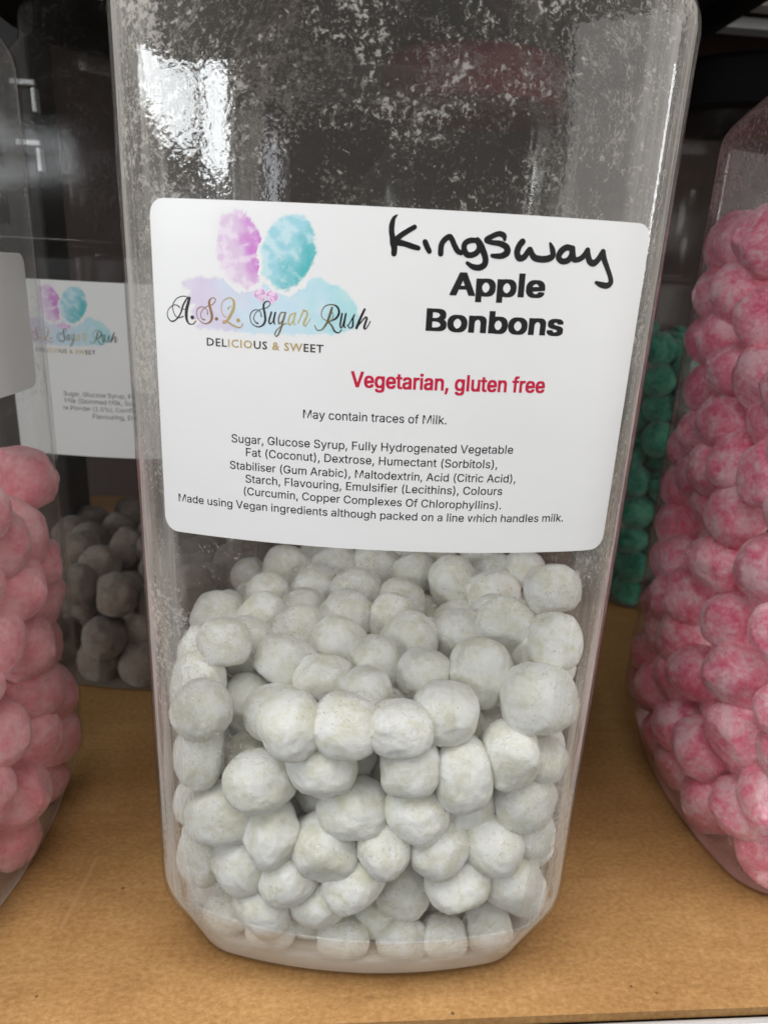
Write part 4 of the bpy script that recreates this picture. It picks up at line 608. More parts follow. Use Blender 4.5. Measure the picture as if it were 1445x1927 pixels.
# where everything sits on the label (mm from the label's centre)
L_ = {
    'lab': [1.569,168.673,-0.001],
    'hand': [[[-1.221,32.608,0.202],[-1.551,32.356,0.49],[-1.902,31.923,0.722],[-2.161,30.865,1.014],[-2.162,29.744,1.047],[-1.96,28.769,1.08],[-1.757,27.788,1.289],[-1.507,26.806,1.146],[-1.533,25.877,1.062]],[[2.029,30.681,0.9],[0.694,29.857,0.946],[-0.755,28.828,1.022],[-1.606,27.796,1.172]],[[-1.462,27.945,1.317],[0.216,27.715,1.055],[1.755,27.323,1.028],[2.941,27.055,0.912]],[[4.157,28.196,1.026],[4.561,27.392,1.059],[5.043,26.589,0.944]],[[7.204,26.268,1.065],[7.206,27.668,1.06],[7.664,28.657,1.028],[8.601,29.341,1.026],[9.126,28.873,1.029],[9.66,27.935,1.033],[10.321,26.97,1.037],[11.044,26.605,0.891]],[[14.001,28.87,0.888],[12.766,28.92,1.034],[11.733,28.44,1.034],[11.51,27.459,1.067],[12.056,26.485,1.116],[12.998,26.317,1.073],[14.031,26.872,1.073],[14.401,27.894,1.04],[13.912,29.008,1.109]],[[13.912,29.008,1.109],[14.605,28.19,1.188],[15.297,26.937,1.195],[15.747,25.808,1.17],[15.657,24.79,1.174],[14.745,24.192,1.175],[13.491,24.275,1.022],[12.35,24.885,0.688]],[[19.07,29.394,0.671],[18.845,30.051,1.041],[17.882,30.325,1.008],[16.541,29.785,0.978],[15.599,29.125,0.979],[16.643,28.753,0.922],[18.212,28.635,1.075],[19.521,28.089,1.2],[19.776,27.168,1.28],[18.901,26.517,1.13],[17.658,26.396,0.932],[16.949,26.446,0.72]],[[22.551,29.181,1.234],[22.003,28.435,1.206],[21.707,27.268,1.21],[22.199,26.281,1.215],[23.104,26.443,1.141],[23.785,27.448,1.063],[24.17,27.974,0.941],[24.663,27.06,1.144],[25.348,26.442,1.225],[26.821,26.284,1.261],[28.093,26.51,1.265],[28.804,27.057,1.08],[28.566,28.134,1.076],[28.027,29.161,0.55]],[[32.507,28.49,1.089],[31.411,28.649,1.161],[30.389,27.941,1.237],[29.981,26.826,1.163],[30.767,26.135,1.122],[31.897,26.339,1.172],[32.6,27.255,1.25],[32.557,28.493,1.244]],[[32.608,28.132,1.246],[32.814,27.266,1.282],[33.233,26.555,1.099],[34.347,26.729,1.04],[35.242,27.511,1.135],[35.703,28.37,1.102]],[[35.703,28.37,1.102],[35.93,27.429,1.186],[36.456,26.425,1.24],[37.325,26.099,1.245],[38.224,26.93,1.151],[38.959,28.252,1.149]],[[38.959,28.252,1.149],[39.382,27.019,1.156],[40.395,25.284,1.006],[41.215,23.822,0.982],[41.512,22.777,1.085],[40.823,22.139,1.183],[39.486,22.262,1.11],[38.387,22.605,0.649]]],
    'script': [[[-43.725,13.896,0.276],[-44.27,14.287,0.197],[-45.161,14.235,0.158],[-46.178,13.397,0.159],[-46.526,12.38,0.18],[-46.117,11.406,0.241],[-45.312,11.142,0.28],[-44.305,11.805,0.278],[-43.531,12.847,0.316],[-42.9,14.436,0.352],[-42.134,15.601,0.311],[-41.648,15.879,0.233]],[[-41.882,15.964,0.194],[-42.988,16.084,0.175],[-44.291,15.55,0.177],[-45.15,14.447,0.178],[-45.206,13.313,0.179],[-44.691,12.208,0.199],[-43.896,11.902,0.178],[-42.995,12.242,0.237]],[[-41.491,15.846,0.504],[-41.851,14.777,0.623],[-42.216,13.632,0.666],[-42.344,12.494,0.629],[-42.225,11.508,0.513],[-41.77,10.895,0.276],[-40.973,10.874,0.197],[-40.315,11.484,0.274]],[[-43.416,13.632,0.157],[-42.456,13.618,0.157]],[[-41.067,12.147,0.784],[-41.035,12.149,0.784]],[[-36.767,14.788,0.191],[-36.052,15.592,0.171],[-36.269,16.065,0.171],[-36.885,16.031,0.191],[-37.37,15.31,0.459],[-37.244,14.342,0.499],[-36.897,12.962,0.539],[-37.003,11.97,0.464],[-37.647,11.295,0.311],[-38.592,11.137,0.195],[-39.671,11.807,0.156],[-40.11,12.77,0.156],[-39.916,13.767,0.155],[-39.113,14.304,0.155],[-38.184,14.078,0.154],[-37.736,13.474,0.154],[-37.829,12.977,0.232]],[[-36.767,14.788,0.153],[-37.861,14.446,0.154],[-38.821,13.691,0.155],[-39.242,12.822,0.155],[-39.032,12.059,0.175],[-38.443,11.854,0.311]],[[-35.928,12.176,0.693],[-35.897,12.178,0.693]],[[-33.487,14.209,0.304],[-33.251,14.57,0.17],[-32.718,14.711,0.151]],[[-33.903,12.578,0.153],[-34.654,13.234,0.153],[-34.854,14.479,0.152],[-34.446,15.612,0.152],[-33.52,16.243,0.17],[-32.763,16.257,0.263],[-32.248,15.595,0.452],[-32.313,14.484,0.529],[-32.82,13.341,0.57],[-33.45,12.324,0.496],[-34.078,11.583,0.307],[-34.618,11.48,0.192],[-34.378,11.917,0.192],[-33.615,11.752,0.306],[-32.708,11.244,0.344],[-31.496,10.824,0.267],[-30.81,11.006,0.19],[-30.576,11.513,0.228]],[[-31.444,12.163,0.76],[-31.414,12.165,0.76]],[[-25.65,14.829,0.169],[-24.979,15.492,0.168],[-25.265,16.065,0.192],[-25.934,15.886,0.289],[-26.281,15.153,0.386],[-26.037,13.73,0.436],[-25.946,12.47,0.438],[-26.432,11.534,0.342],[-27.501,11.161,0.221],[-28.664,11.767,0.172],[-29.002,13.019,0.171],[-28.545,14.039,0.17],[-27.575,14.399,0.146],[-26.903,13.951,0.17],[-26.714,13.15,0.243]],[[-25.65,14.829,0.145],[-27.093,14.39,0.145],[-27.968,13.62,0.146],[-28.266,12.699,0.171],[-27.884,11.995,0.22],[-27.458,11.838,0.343]],[[-24.694,14.075,0.338],[-25.175,12.515,0.34],[-24.984,11.891,0.292],[-24.407,12.378,0.17],[-23.93,14.028,0.337]],[[-23.93,14.028,0.337],[-24.254,12.567,0.388],[-24.023,11.856,0.219]],[[-22.122,14.128,0.192],[-22.787,14.091,0.24],[-23.26,12.985,0.29],[-23.161,11.996,0.291],[-22.495,12.667,0.217],[-21.932,14.138,0.336]],[[-21.932,14.138,0.336],[-22.493,12.125,0.339],[-23.061,10.456,0.341],[-23.635,9.6,0.22],[-24.021,9.943,0.196],[-23.446,10.981,0.17],[-22.11,11.966,0.145],[-21.35,12.19,0.145]],[[-20.323,14.137,0.215],[-20.981,13.653,0.288],[-21.352,12.551,0.289],[-21.063,11.935,0.266],[-20.405,12.785,0.192],[-19.947,14.248,0.311]],[[-19.947,14.248,0.311],[-20.309,12.61,0.337],[-20.019,11.994,0.217]],[[-19.453,12.297,0.192],[-18.535,14.324,0.286],[-18.354,14.781,0.333],[-17.595,14.197,0.334],[-18.32,12.36,0.384],[-17.937,11.93,0.24],[-17.384,12.772,0.144],[-17.017,13.332,0.143]],[[-12.867,15.518,0.425],[-13.294,14.07,0.474],[-13.818,12.607,0.382],[-14.726,11.384,0.216],[-15.663,11.242,0.168],[-16.149,12.029,0.192]],[[-13.264,12.907,0.143],[-14.585,13.464,0.143],[-14.888,14.521,0.142],[-14.264,15.71,0.165],[-12.976,16.132,0.212],[-11.854,15.748,0.33],[-11.49,14.701,0.425],[-12.072,13.598,0.332],[-13.451,12.897,0.191]],[[-13.449,12.807,0.238],[-12.777,12.123,0.334],[-12.286,11.246,0.335],[-11.529,10.925,0.215],[-10.892,11.502,0.191]],[[-13.136,15.148,0.118],[-12.551,14.109,0.118],[-13.08,13.006,0.119]],[[-10.893,14.554,0.331],[-11.198,12.388,0.333],[-10.815,12.048,0.214],[-10.153,14.592,0.307]],[[-10.153,14.592,0.307],[-10.454,12.427,0.333],[-10.161,11.992,0.214]],[[-9.705,12.287,0.167],[-8.484,14.501,0.236],[-8.735,13.774,0.284],[-8.777,12.336,0.333],[-9.322,11.947,0.214],[-9.804,12.462,0.19]],[[-6.587,15.576,0.423],[-7.349,13.845,0.473],[-8.022,12.015,0.476]],[[-7.757,12.389,0.19],[-6.433,14.071,0.283],[-6.057,13.912,0.331]],[[-6.057,13.912,0.331],[-6.545,12.272,0.428],[-6.164,12.022,0.214],[-5.388,13.409,0.166]]],
    'script_cols': [[-40.52,[0.03,0.022,0.02]],[-35.43,[0.27,0.15,0.06]],[-30.04,[0.46,0.33,0.12]],[-23.6,[0.03,0.022,0.02]],[-21.69,[0.2,0.15,0.07]],[-16.45,[0.55,0.46,0.18]],[-12.52,[0.17,0.13,0.06]],[1.02,[0.03,0.022,0.02]]],
    'pink': [-30.908,25.471,4.954,7.128,0.253],
    'blue': [-21.303,25.53,5.214,7.214,-0.299],
    'bow': [-25.805,17.225],
    'caps': [[-38.076,6.903],[-14.379,6.949],1.531],
    'texts': [
        ('heading', 'heading_ink', [
            ('Apple', [9.735, 19.058], [27.775, 19.393], (32, 18), 3.954),
            ('Bonbons', [5.599, 12.287], [32.453, 12.36], (32, 18), 3.946),
        ]),
        ('red_lettering', 'red_ink', [
            ('Vegetarian, gluten free', [-8.65, 0.668], [30.266, 0.978], (24, 14), 2.979),
        ]),
        ('ingredients_text', 'ink', [
            ('May contain traces of Milk.', [-18.165, -6.246], [10.755, -6.024], (5, 4), 1.728),
            ('Sugar, Glucose Syrup, Fully Hydrogenated Vegetable', [-33.258, -12.428], [25.15, -11.767], (5, 4), None),
            ('Fat (Coconut), Dextrose, Humectant (Sorbitols),', [-30.168, -15.101], [22.116, -14.944], (5, 4), None),
            ('Stabiliser (Gum Arabic), Maltodextrin, Acid (Citric Acid),', [-33.722, -18.136], [26.357, -17.958], (5, 4), None),
            ('Starch, Flavouring, Emulsifier (Lecithins), Colours', [-30.356, -20.834], [23.75, -20.726], (5, 4), None),
            ('(Curcumin, Copper Complexes Of Chlorophyllins).', [-30.745, -23.576], [23.845, -23.86], (5, 4), None),
            ('Made using Vegan ingredients although packed on a line which handles milk.', [-45.777, -26.723], [38.194, -26.788], (5, 4), None),
        ]),
    ],
}
DARK, GOLD = (.042, .030, .024), (.50, .36, .13)
def script_colour(u, v):
    for u_end, c in L_['script_cols']:
        if u < u_end: return tuple(c)
    return DARK
def logo(st):
    st.add('colour_splash', *(lambda g, c: (g, M['print'], .186, c))(*splash()))
    for nm, key, fn, sd_ in (('pink_candyfloss', 'pink', pink_floss, 1.3), ('blue_candyfloss', 'blue', blue_floss, 4.1)):
        g, c = blob(*L_[key], fn, sd_); st.add(nm, g, M['print'],   .190 if key == 'pink' else .194, c)
    bx, by = L_['bow']
    V = []; C = []; F = []
    for cxb, cyb, rx, ry, rot_ in ((-1.2, .15, 1.25, 1.0, .25), (1.25, -.1, 1.25, 1.0, -.3), (-.75, -.75, .45, .8, -.5), (.85, -.95, .45, .8, .5)):
        g, c = blob(bx+cxb, by+cyb, rx, ry, rot_, lambda a, b: lerp((.60, .30, .58), (.78, .62, .76), sm(-.2, .7, .5-abs(a*.9+.1)+nz(a, b, 2, 3))), cxb)
        k = len(V); V += [(p[0], p[1], .004*len(F)*0+.002*(k > 0)+k*1e-6) for p in g[0]]; C += c; F += [tuple(i+k for i in f) for f in g[1]]
    st.add('bow', (V, F), M['print'], .198, C)
    g, c = stroke_geo([[tuple(p) for p in s] for s in L_['script']], script_colour)
    st.add('script_lettering', g, M['foil'], .204, c)
    cl = [DARK if f == 'd' else (GOLD if f == 'g' else DARK) for f in 'dddggggdd g gg' 'ddd']
    (a, b, hgt) = L_['caps']
    cl = [DARK if f == 'd' else GOLD for f in 'ddd'+'gggg'+'dd'+'d'+'g'+'d'+'gg'+'ddd']
    g, c = text_geo('DELICIOUS & SWEET', a, b, CAPS, (14, 12), 60, hgt, cl)
    st.add('tagline', g, M['foil'], .204, c)

# ------------------------------------------------------------------ the jars
def jar(name, label, loc, rz, mats, lid_mat, glint_ridge=None):
    root = empty(name, (loc[0]*MM, loc[1]*MM, .0004), rz)
    tag(root, label, 'sweet jar', 'square plastic sweet jars on the shelf')
    b = make_body(root, mats, glint_ridge); make_lid(root, lid_mat)
    return root
J_main = jar('sweet_jar', 'clear square jar of white apple bonbons with a white label, front and centre', (0, 0), 0, [M['clear'], M['dusty']], M['black_plastic'])
J_left = jar('sweet_jar', 'jar of pale pink bonbons cut off by the left edge', (-163.5, -27), R(85), [M['dull'], M['dusty_plain']], M['black_plastic'])
J_right = jar('sweet_jar', 'jar packed high with strong pink bonbons at the right edge', (172, 31), R(3), [M['clear'], M['dusty_pink']], M['black_plastic'])
J_brown = jar('sweet_jar', 'shaded jar of dull brown bonbons behind, with the same white label', (-110, 138), 0, [M['dull'], M['dusty_plain']], M['black_plastic'], 197)
J_green = jar('sweet_jar', 'dim black-lidded jar of green bonbons at the back right', (195, 250), R(3), [M['dull'], M['dusty_plain']], M['black_plastic'], 197)
J_red = jar('sweet_jar', 'jar with a maroon lid seen through the dusty top of the front jar', (42, 262), R(3), [M['dull'], M['dusty_plain']], M['maroon_plastic'])

st = Sticker(J_main, L_['lab'][0], L_['lab'][1], L_['lab'][2])
logo(st)
st.add('handwriting', stroke_geo([[tuple(p) for p in s] for s in L_['hand']])[0], M['ink'], .204)
for nm, mat, lines in L_['texts']:
    V = []; F = []
    for t, a, b, bold, hgt in lines:
        (v, f), _ = text_geo(t, a, b, SANS, tuple(bold), 0, hgt); k = len(V); V += v; F += [tuple(i+k for i in q) for q in f]
    st.add(nm, (V, F), M[mat], .196)

st2 = Sticker(J_brown, 12.0, 149.0)
logo(st2)
V = []; F = []
for t, u0_, u1_, v_ in (('Sugar, Glucose Syrup, Pa', -28.5, -.4, -9.6), ('Milk (Skimmed Milk, Sug', -28.2, -.3, -12.4), ('re Powder (1.5%), Cornflo', -29, -.2, -15.2), ('Flavouring, Em', -17.4, -.2, -18.2)):
    (v, f), _ = text_geo(t, (u0_, v_), (u1_, v_)); k = len(V); V += v; F += [tuple(i+k for i in q) for q in f]
st2.add('ingredients_text', (V, F), M['ink'], .196)

st3 = Sticker(J_left, -15.5, 173.5, 0.0, 99.1, 36.0)
st3.add('handwriting', stroke_geo([[(20, -4, .8), (23, -6, 1.0), (25, -9, .7)]])[0], M['ink'], .204)

# ------------------------------------------------------------------ sugar dust on the jar floor
V = []; F = []
nr, na = 16, NP
for j in range(nr+3):
    for i in range(na):
        x, y, _g = OUT[i]
        if j <= nr:                                   # the heaped top, banked up against the wall
            k = j/nr; bank = 2.6*k**5*(1+.5*nz(x, y, .05, 9))
            f = (W-8.3)/W*k; zz = 3.0+bank+1.0*nz(x*k, y*k, .09, 3)*(1-k**6)
        else:                                         # its side, lying on the inside of the wall
            f, zz = ((W-9.0)/W, 2.4) if j == nr+1 else ((W-10.0)/W, 1.1)
        V.append((x*f*MM, y*f*MM, zz*MM))
for j in range(nr+2):
    for i in range(na): a = j*na+i; bb = j*na+(i+1) % na; F.append((a, bb, bb+na, a+na))
su = mesh_obj('sugar_powder', V, F, M['sugar'], None, True)
tag(su, 'loose white icing sugar settled on the floor of the centre jar', 'sugar', kind='stuff')

# ------------------------------------------------------------------ bonbons
def bonbon_mesh(seed):
    import bmesh
    bm = bmesh.new(); bmesh.ops.create_icosphere(bm, subdivisions=5, radius=1.0)
    rnd = random.Random(seed); ex = rnd.uniform(2.15, 2.75); o = seed*7.3
    sx, sy, sz = rnd.uniform(.98, 1.10), rnd.uniform(.94, 1.03), rnd.uniform(.84, .97)
    ax1 = Vector((rnd.gauss(0, 1), rnd.gauss(0, 1), rnd.gauss(0, 1))).normalized()
    f1 = rnd.uniform(.80, .90)
    flats = [(ax1, f1), (-ax1, f1+.03)] if seed % 3 else []           # two pressed ends, like a short log
    flats += [(Vector((rnd.gauss(0, 1), rnd.gauss(0, 1), rnd.gauss(0, 1))).normalized(), rnd.uniform(.86, .95)) for _ in range(3)]
    dent = Vector((rnd.gauss(0, 1), rnd.gauss(0, 1), rnd.gauss(0, 1))).normalized()
    for v in bm.verts:
        n = v.co.normalized()
        k = (abs(n.x)**ex+abs(n.y)**ex+abs(n.z)**ex)**(-1/ex)
        k = 1+(k-1)*.8
        p = n*k*.97
        for fn, fd in flats:
            d = p.dot(fn)
            if d > fd: p -= fn*(d-fd)*.58
        p *= 1-.10*sm(.72, 1.0, n.dot(dent))
        p *= 1+.050*noise.noise(n*1.7+Vector((o, 0, 0)))+.030*noise.noise(n*3.9+Vector((0, o, 0)))+.013*noise.noise(n*9+Vector((0, 0, o)))+.008*noise.fractal(n*22+Vector((o, o, 0)), 1.0, 2.0, 2)
        v.co = Vector((p.x*sx, p.y*sy, p.z*sz))
    mr = sum(v.co.length for v in bm.verts)/len(bm.verts)
    for v in bm.verts: v.co *= 1.0/mr; v.co *= min(1.0, 1.09/v.co.length)
    me = bpy.data.meshes.new('bonbon'); bm.to_mesh(me); bm.free()
    me.polygons.foreach_set('use_smooth', [True]*len(me.polygons)); return me
KIND = {'main': ('white_bonbon', 'bonbons in the centre jar'), 'left': ('salmon_bonbon', 'pale pink bonbons in the left jar'),
        'right': ('pink_bonbon', 'strong pink bonbons in the right jar'), 'brown': ('brown_bonbon', 'brown bonbons in the shaded back jar'),
        'green': ('green_bonbon', 'green bonbons in the back right jar')}
NVAR = 9
MESH = {}
for kd, (mt, gp) in KIND.items():
    for q in range(NVAR):
        me = bonbon_mesh(q+1) if kd == 'main' else MESH[('main', q)].copy()
        me.materials.clear(); me.materials.append(M[mt]); MESH[(kd, q)] = me
rnd = random.Random(11)
Mcam = cam.matrix_world.to_3x3()
# jar, centre (mm), radius, aspect, mesh variant, label
BONBONS = [
    ('main', -12.2, -49.0, 68.9, 8.99, 1.0, 7, 'white bonbon in the row halfway down the pile, third from left'),
    ('main', -28.5, -48.0, 62.0, 9.15, 1.0, 0, 'white bonbon just below halfway down the pile, third from left'),
    ('main', -39.1, -45.4, 48.6, 9.44, 1.16, 1, 'white bonbon just below halfway down the pile, second from left'),
    ('main', -45.9, -42.0, 31.1, 8.3, 0.93, 2, 'white bonbon in the third row above the base, leftmost'),
    ('main', -12.1, -47.3, 23.0, 8.93, 1.0, 1, 'white bonbon in the second row above the base, fifth from left'),
    ('main', 11.7, -42.8, 22.9, 8.97, 1.03, 7, 'white bonbon in the second row above the base, seventh from left'),
    ('main', -3.4, -48.4, 54.7, 9.03, 1.05, 7, 'white bonbon just below halfway down the pile, fifth from left'),
    ('main', 10.8, -48.8, 69.5, 9.0, 0.94, 5, 'white bonbon in the row halfway down the pile, fifth from left'),
    ('main', 27.3, -41.0, 54.0, 9.52, 1.08, 0, 'white bonbon just below halfway down the pile, seventh from left'),
    ('main', 26.8, -33.0, 9.5, 8.13, 1.19, 0, 'white bonbon almost wholly hidden among the others in the centre jar'),
    ('main', 36.7, -32.2, 66.5, 9.81, 1.06, 2, 'white bonbon in the row halfway down the pile, seventh from left'),
    ('main', 19.5, -44.5, 83.2, 8.99, 0.94, 3, 'white bonbon in the fourth row below the label, eighth from left'),
    ('main', 43.9, -42.5, 87.0, 9.75, 0.96, 5, 'white bonbon in the fourth row below the label, rightmost'),
    ('main', -1.2, -38.3, 80.5, 9.0, 0.83, 4, 'white bonbon in the fourth row below the label, sixth from left'),
    ('main', -25.6, -36.8, 75.7, 9.0, 1.17, 2, 'white bonbon in the fourth row below the label, third from left'),
    ('main', -45.7, -42.5, 65.8, 8.26, 0.81, 1, 'white bonbon in the row halfway down the pile, leftmost'),
    ('main', -49.4, -21.6, 69.3, 8.8, 1.15, 6, 'white bonbon almost wholly hidden among the others in the centre jar'),
    ('main', 29.9, -32.1, 88.2, 9.06, 0.91, 6, 'white bonbon in the third row below the label, sixth from left'),
    ('main', 39.3, -15.7, 93.2, 9.27, 1.0, 0, 'white bonbon in the second row below the label, ninth from left'),
    ('main', 48.8, -33.1, 99.2, 7.52, 0.81, 1, 'small white bonbon in the second row below the label, rightmost'),
    ('main', 51.1, -15.4, 106.7, 7.82, 1.06, 4, 'small white bonbon in the upper back row below the label, rightmost'),
    ('main', 9.3, 16.7, 84.6, 9.0, 1.0, 3, 'white bonbon in the upper back row below the label, eighth from left'),
    ('main', 26.7, 23.6, 90.4, 9.0, 1.04, 7, 'white bonbon in the upper back row below the label, tenth from left'),
    ('main', 50.4, 21.6, 97.5, 7.12, 1.05, 4, 'small white bonbon peeping out right under the label, rightmost'),
    ('main', -40.8, 27.1, 78.1, 9.24, 1.04, 3, 'white bonbon almost wholly hidden among the others in the centre jar'),
    ('main', -47.5, 40.4, 81.5, 7.18, 1.11, 3, 'small white bonbon peeping out right under the label, leftmost'),
    ('main', -23.5, 50.1, 84.3, 7.62, 1.05, 5, 'white bonbon almost wholly hidden among the others in the centre jar'),
    ('main', 8.4, 50.8, 86.3, 8.57, 1.2, 5, 'white bonbon almost wholly hidden among the others in the centre jar'),
    ('main', -42.1, -26.4, 90.6, 8.17, 0.95, 1, 'small white bonbon in the second row below the label, second from left'),
    ('main', -51.6, -20.1, 83.5, 6.8, 0.83, 6, 'small white bonbon in the second row below the label, leftmost'),
    ('main', -50.3, 15.1, 79.3, 7.26, 1.0, 6, 'white bonbon almost wholly hidden among the others in the centre jar'),
    ('main', 46.8, -43.6, 45.1, 6.8, 1.0, 8, 'small white bonbon in the fourth row above the base, rightmost'),
    ('main', -37.3, -37.7, 11.0, 9.54, 1.03, 7, 'white bonbon in the second row above the base, second from left'),
    ('main', -25.9, -46.3, 8.1, 6.8, 1.07, 2, 'small white bonbon in the bottom row of the centre jar, leftmost'),
    ('main', -15.1, -40.2, 9.5, 8.11, 1.08, 2, 'small white bonbon in the second row above the base, fourth from left'),
    ('main', 3.7, -39.9, 9.7, 8.26, 1.12, 5, 'white bonbon in the second row above the base, sixth from left'),
    ('main', -4.8, -48.2, 8.2, 6.9, 1.11, 5, 'small white bonbon in the bottom row of the centre jar, second from left'),
    ('main', 37.8, -43.0, 9.2, 7.84, 1.21, 6, 'small white bonbon in the bottom row of the centre jar, rightmost'),
    ('main', 47.5, -38.7, 19.6, 7.61, 1.04, 7, 'small white bonbon in the second row above the base, rightmost'),
    ('main', -48.5, -36.4, 43.7, 7.13, 0.82, 2, 'small white bonbon just below halfway down the pile, leftmost'),
    ('main', -45.0, -31.5, 8.7, 7.29, 1.11, 8, 'small white bonbon in the third row above the base, second from left'),
    ('main', 47.1, -43.0, 69.2, 6.8, 0.92, 0, 'small white bonbon in the row halfway down the pile, rightmost'),
    ('main', 12.4, -47.8, 8.1, 6.8, 1.14, 0, 'small white bonbon in the bottom row of the centre jar, third from left'),
    ('main', 24.7, -46.4, 8.1, 6.8, 1.14, 8, 'small white bonbon in the bottom row of the centre jar, fourth from left'),
    ('main', -40.3, -41.5, 8.2, 6.86, 1.09, 8, 'small white bonbon in the second row above the base, leftmost'),
    ('main', 14.8, -29.2, 84.6, 8.34, 1.0, 2, 'white bonbon in the third row below the label, fifth from left'),
    ('main', 42.6, 31.0, 90.1, 8.17, 1.0, 1, 'small white bonbon peeping out right under the label, sixth from left'),
    ('main', 34.8, -47.0, 43.7, 8.96, 1.0, 2, 'white bonbon in the fourth row above the base, fifth from left'),
    ('main', 28.8, 11.4, 78.6, 9.2, 1.0, 0, 'white bonbon almost wholly hidden among the others in the centre jar'),
    ('main', -48.2, -27.2, 54.2, 9.17, 1.0, 8, 'white bonbon almost wholly hidden among the others in the centre jar'),
    ('main', 10.3, -13.1, 85.6, 9.31, 1.0, 5, 'white bonbon in the second row below the label, seventh from left'),
    ('main', 7.5, -51.2, 82.4, 8.24, 1.0, 5, 'white bonbon in the fourth row below the label, seventh from left'),
    ('main', -20.5, -50.2, 32.4, 8.17, 1.0, 2, 'small white bonbon in the third row above the base, fourth from left'),
    ('main', -10.6, -37.1, 36.3, 9.08, 1.0, 4, 'white bonbon almost wholly hidden among the others in the centre jar'),
    ('main', 35.9, -19.8, 77.9, 8.62, 1.0, 1, 'white bonbon almost wholly hidden among the others in the centre jar'),
    ('main', 13.6, 31.4, 89.3, 8.52, 1.0, 6, 'white bonbon peeping out right under the label, fifth from left'),
    ('main', 26.2, -48.6, 32.1, 8.96, 1.0, 4, 'white bonbon in the third row above the base, sixth from left'),
    ('main', -25.6, -48.6, 45.7, 9.05, 1.0, 0, 'white bonbon in the fourth row above the base, leftmost'),
    ('main', 51.1, 7.6, 81.6, 8.32, 1.0, 2, 'white bonbon almost wholly hidden among the others in the centre jar'),
    ('main', -6.6, 17.8, 87.0, 8.79, 1.0, 6, 'white bonbon in the upper back row below the label, sixth from left'),
    ('main', 20.0, -50.1, 44.7, 8.29, 1.0, 4, 'white bonbon in the fourth row above the base, fourth from left'),
    ('main', 19.6, 24.7, 75.8, 8.21, 1.0, 3, 'white bonbon in the upper back row below the label, ninth from left'),
    ('main', -6.2, -50.6, 81.6, 8.91, 1.0, 2, 'white bonbon in the fourth row below the label, fifth from left'),
    ('main', -25.6, -33.7, 43.6, 8.73, 1.0, 0, 'white bonbon almost wholly hidden among the others in the centre jar'),
    ('main', -36.5, 15.8, 85.1, 8.47, 1.0, 5, 'white bonbon in the upper back row below the label, second from left'),
    ('main', 37.4, -46.7, 72.5, 8.7, 1.0, 5, 'white bonbon in the row halfway down the pile, eighth from left'),
    ('main', 17.2, -0.0, 78.2, 8.83, 1.0, 4, 'white bonbon almost wholly hidden among the others in the centre jar'),
    ('main', 49.4, 22.8, 78.7, 8.68, 1.0, 8, 'white bonbon almost wholly hidden among the others in the centre jar'),
    ('main', -20.0, -49.4, 80.9, 9.05, 1.0, 8, 'white bonbon in the fourth row below the label, fourth from left'),
    ('main', -13.1, -30.8, 82.7, 8.34, 1.0, 1, 'white bonbon in the third row below the label, third from left'),
    ('main', -10.4, -14.4, 84.2, 9.19, 1.0, 5, 'white bonbon in the second row below the label, sixth from left'),
    ('main', 24.8, -48.4, 67.4, 9.34, 1.0, 5, 'white bonbon in the row halfway down the pile, sixth from left'),
    ('main', 41.9, -44.9, 30.6, 9.29, 1.0, 2, 'white bonbon in the third row above the base, rightmost'),
    ('main', -36.8, -17.2, 59.0, 9.15, 1.0, 2, 'white bonbon almost wholly hidden among the others in the centre jar'),
    ('main', -32.9, -32.5, 57.4, 8.23, 1.0, 4, 'white bonbon in the row halfway down the pile, second from left'),
    ('main', 23.2, 49.7, 91.4, 8.32, 1.0, 6, 'white bonbon almost wholly hidden among the others in the centre jar'),
    ('main', -23.6, 8.9, 83.0, 8.37, 1.0, 2, 'white bonbon in the upper back row below the label, third from left'),
    ('main', 40.3, 15.7, 89.7, 8.8, 1.0, 6, 'white bonbon in the upper back row below the label, eleventh from left'),
    ('main', -2.3, -51.1, 32.2, 8.47, 1.0, 5, 'white bonbon in the third row above the base, fifth from left'),
    ('main', -36.4, 1.2, 83.9, 8.74, 1.0, 1, 'white bonbon in the second row below the label, fourth from left'),
    ('main', -37.8, -4.7, 69.7, 8.48, 1.0, 3, 'white bonbon almost wholly hidden among the others in the centre jar'),
    ('main', -48.5, -31.4, 80.6, 8.19, 1.0, 7, 'small white bonbon in the third row below the label, leftmost'),
    ('main', 43.3, -43.7, 57.1, 9.37, 1.0, 7, 'white bonbon just below halfway down the pile, rightmost'),
    ('main', -0.1, 38.1, 89.0, 9.2, 1.0, 5, 'white bonbon peeping out right under the label, fourth from left'),
    ('main', -12.6, -35.9, 52.4, 8.66, 1.0, 0, 'white bonbon just below halfway down the pile, fourth from left'),
    ('main', 49.3, -26.0, 60.4, 8.31, 1.0, 6, 'white bonbon almost wholly hidden among the others in the centre jar'),
    ('main', 23.3, -33.8, 73.5, 8.32, 1.0, 2, 'white bonbon almost wholly hidden among the others in the centre jar'),
    ('main', -23.7, -6.5, 84.1, 8.81, 1.0, 7, 'white bonbon in the second row below the label, fifth from left'),
    ('main', 10.8, -37.1, 58.3, 9.22, 1.0, 8, 'white bonbon almost wholly hidden among the others in the centre jar'),
    ('main', 5.3, -51.3, 44.7, 8.18, 1.0, 3, 'small white bonbon in the fourth row above the base, third from left'),
    ('main', -47.7, -29.1, 21.9, 9.34, 1.0, 8, 'white bonbon almost wholly hidden among the others in the centre jar'),
    ('main', 5.3, 2.2, 86.5, 8.12, 1.0, 6, 'small white bonbon in the upper back row below the label, seventh from left'),
    ('main', 50.9, -7.2, 85.5, 8.5, 1.0, 2, 'white bonbon almost wholly hidden among the others in the centre jar'),
    ('main', -15.3, 37.7, 88.1, 9.04, 1.0, 7, 'white bonbon peeping out right under the label, third from left'),
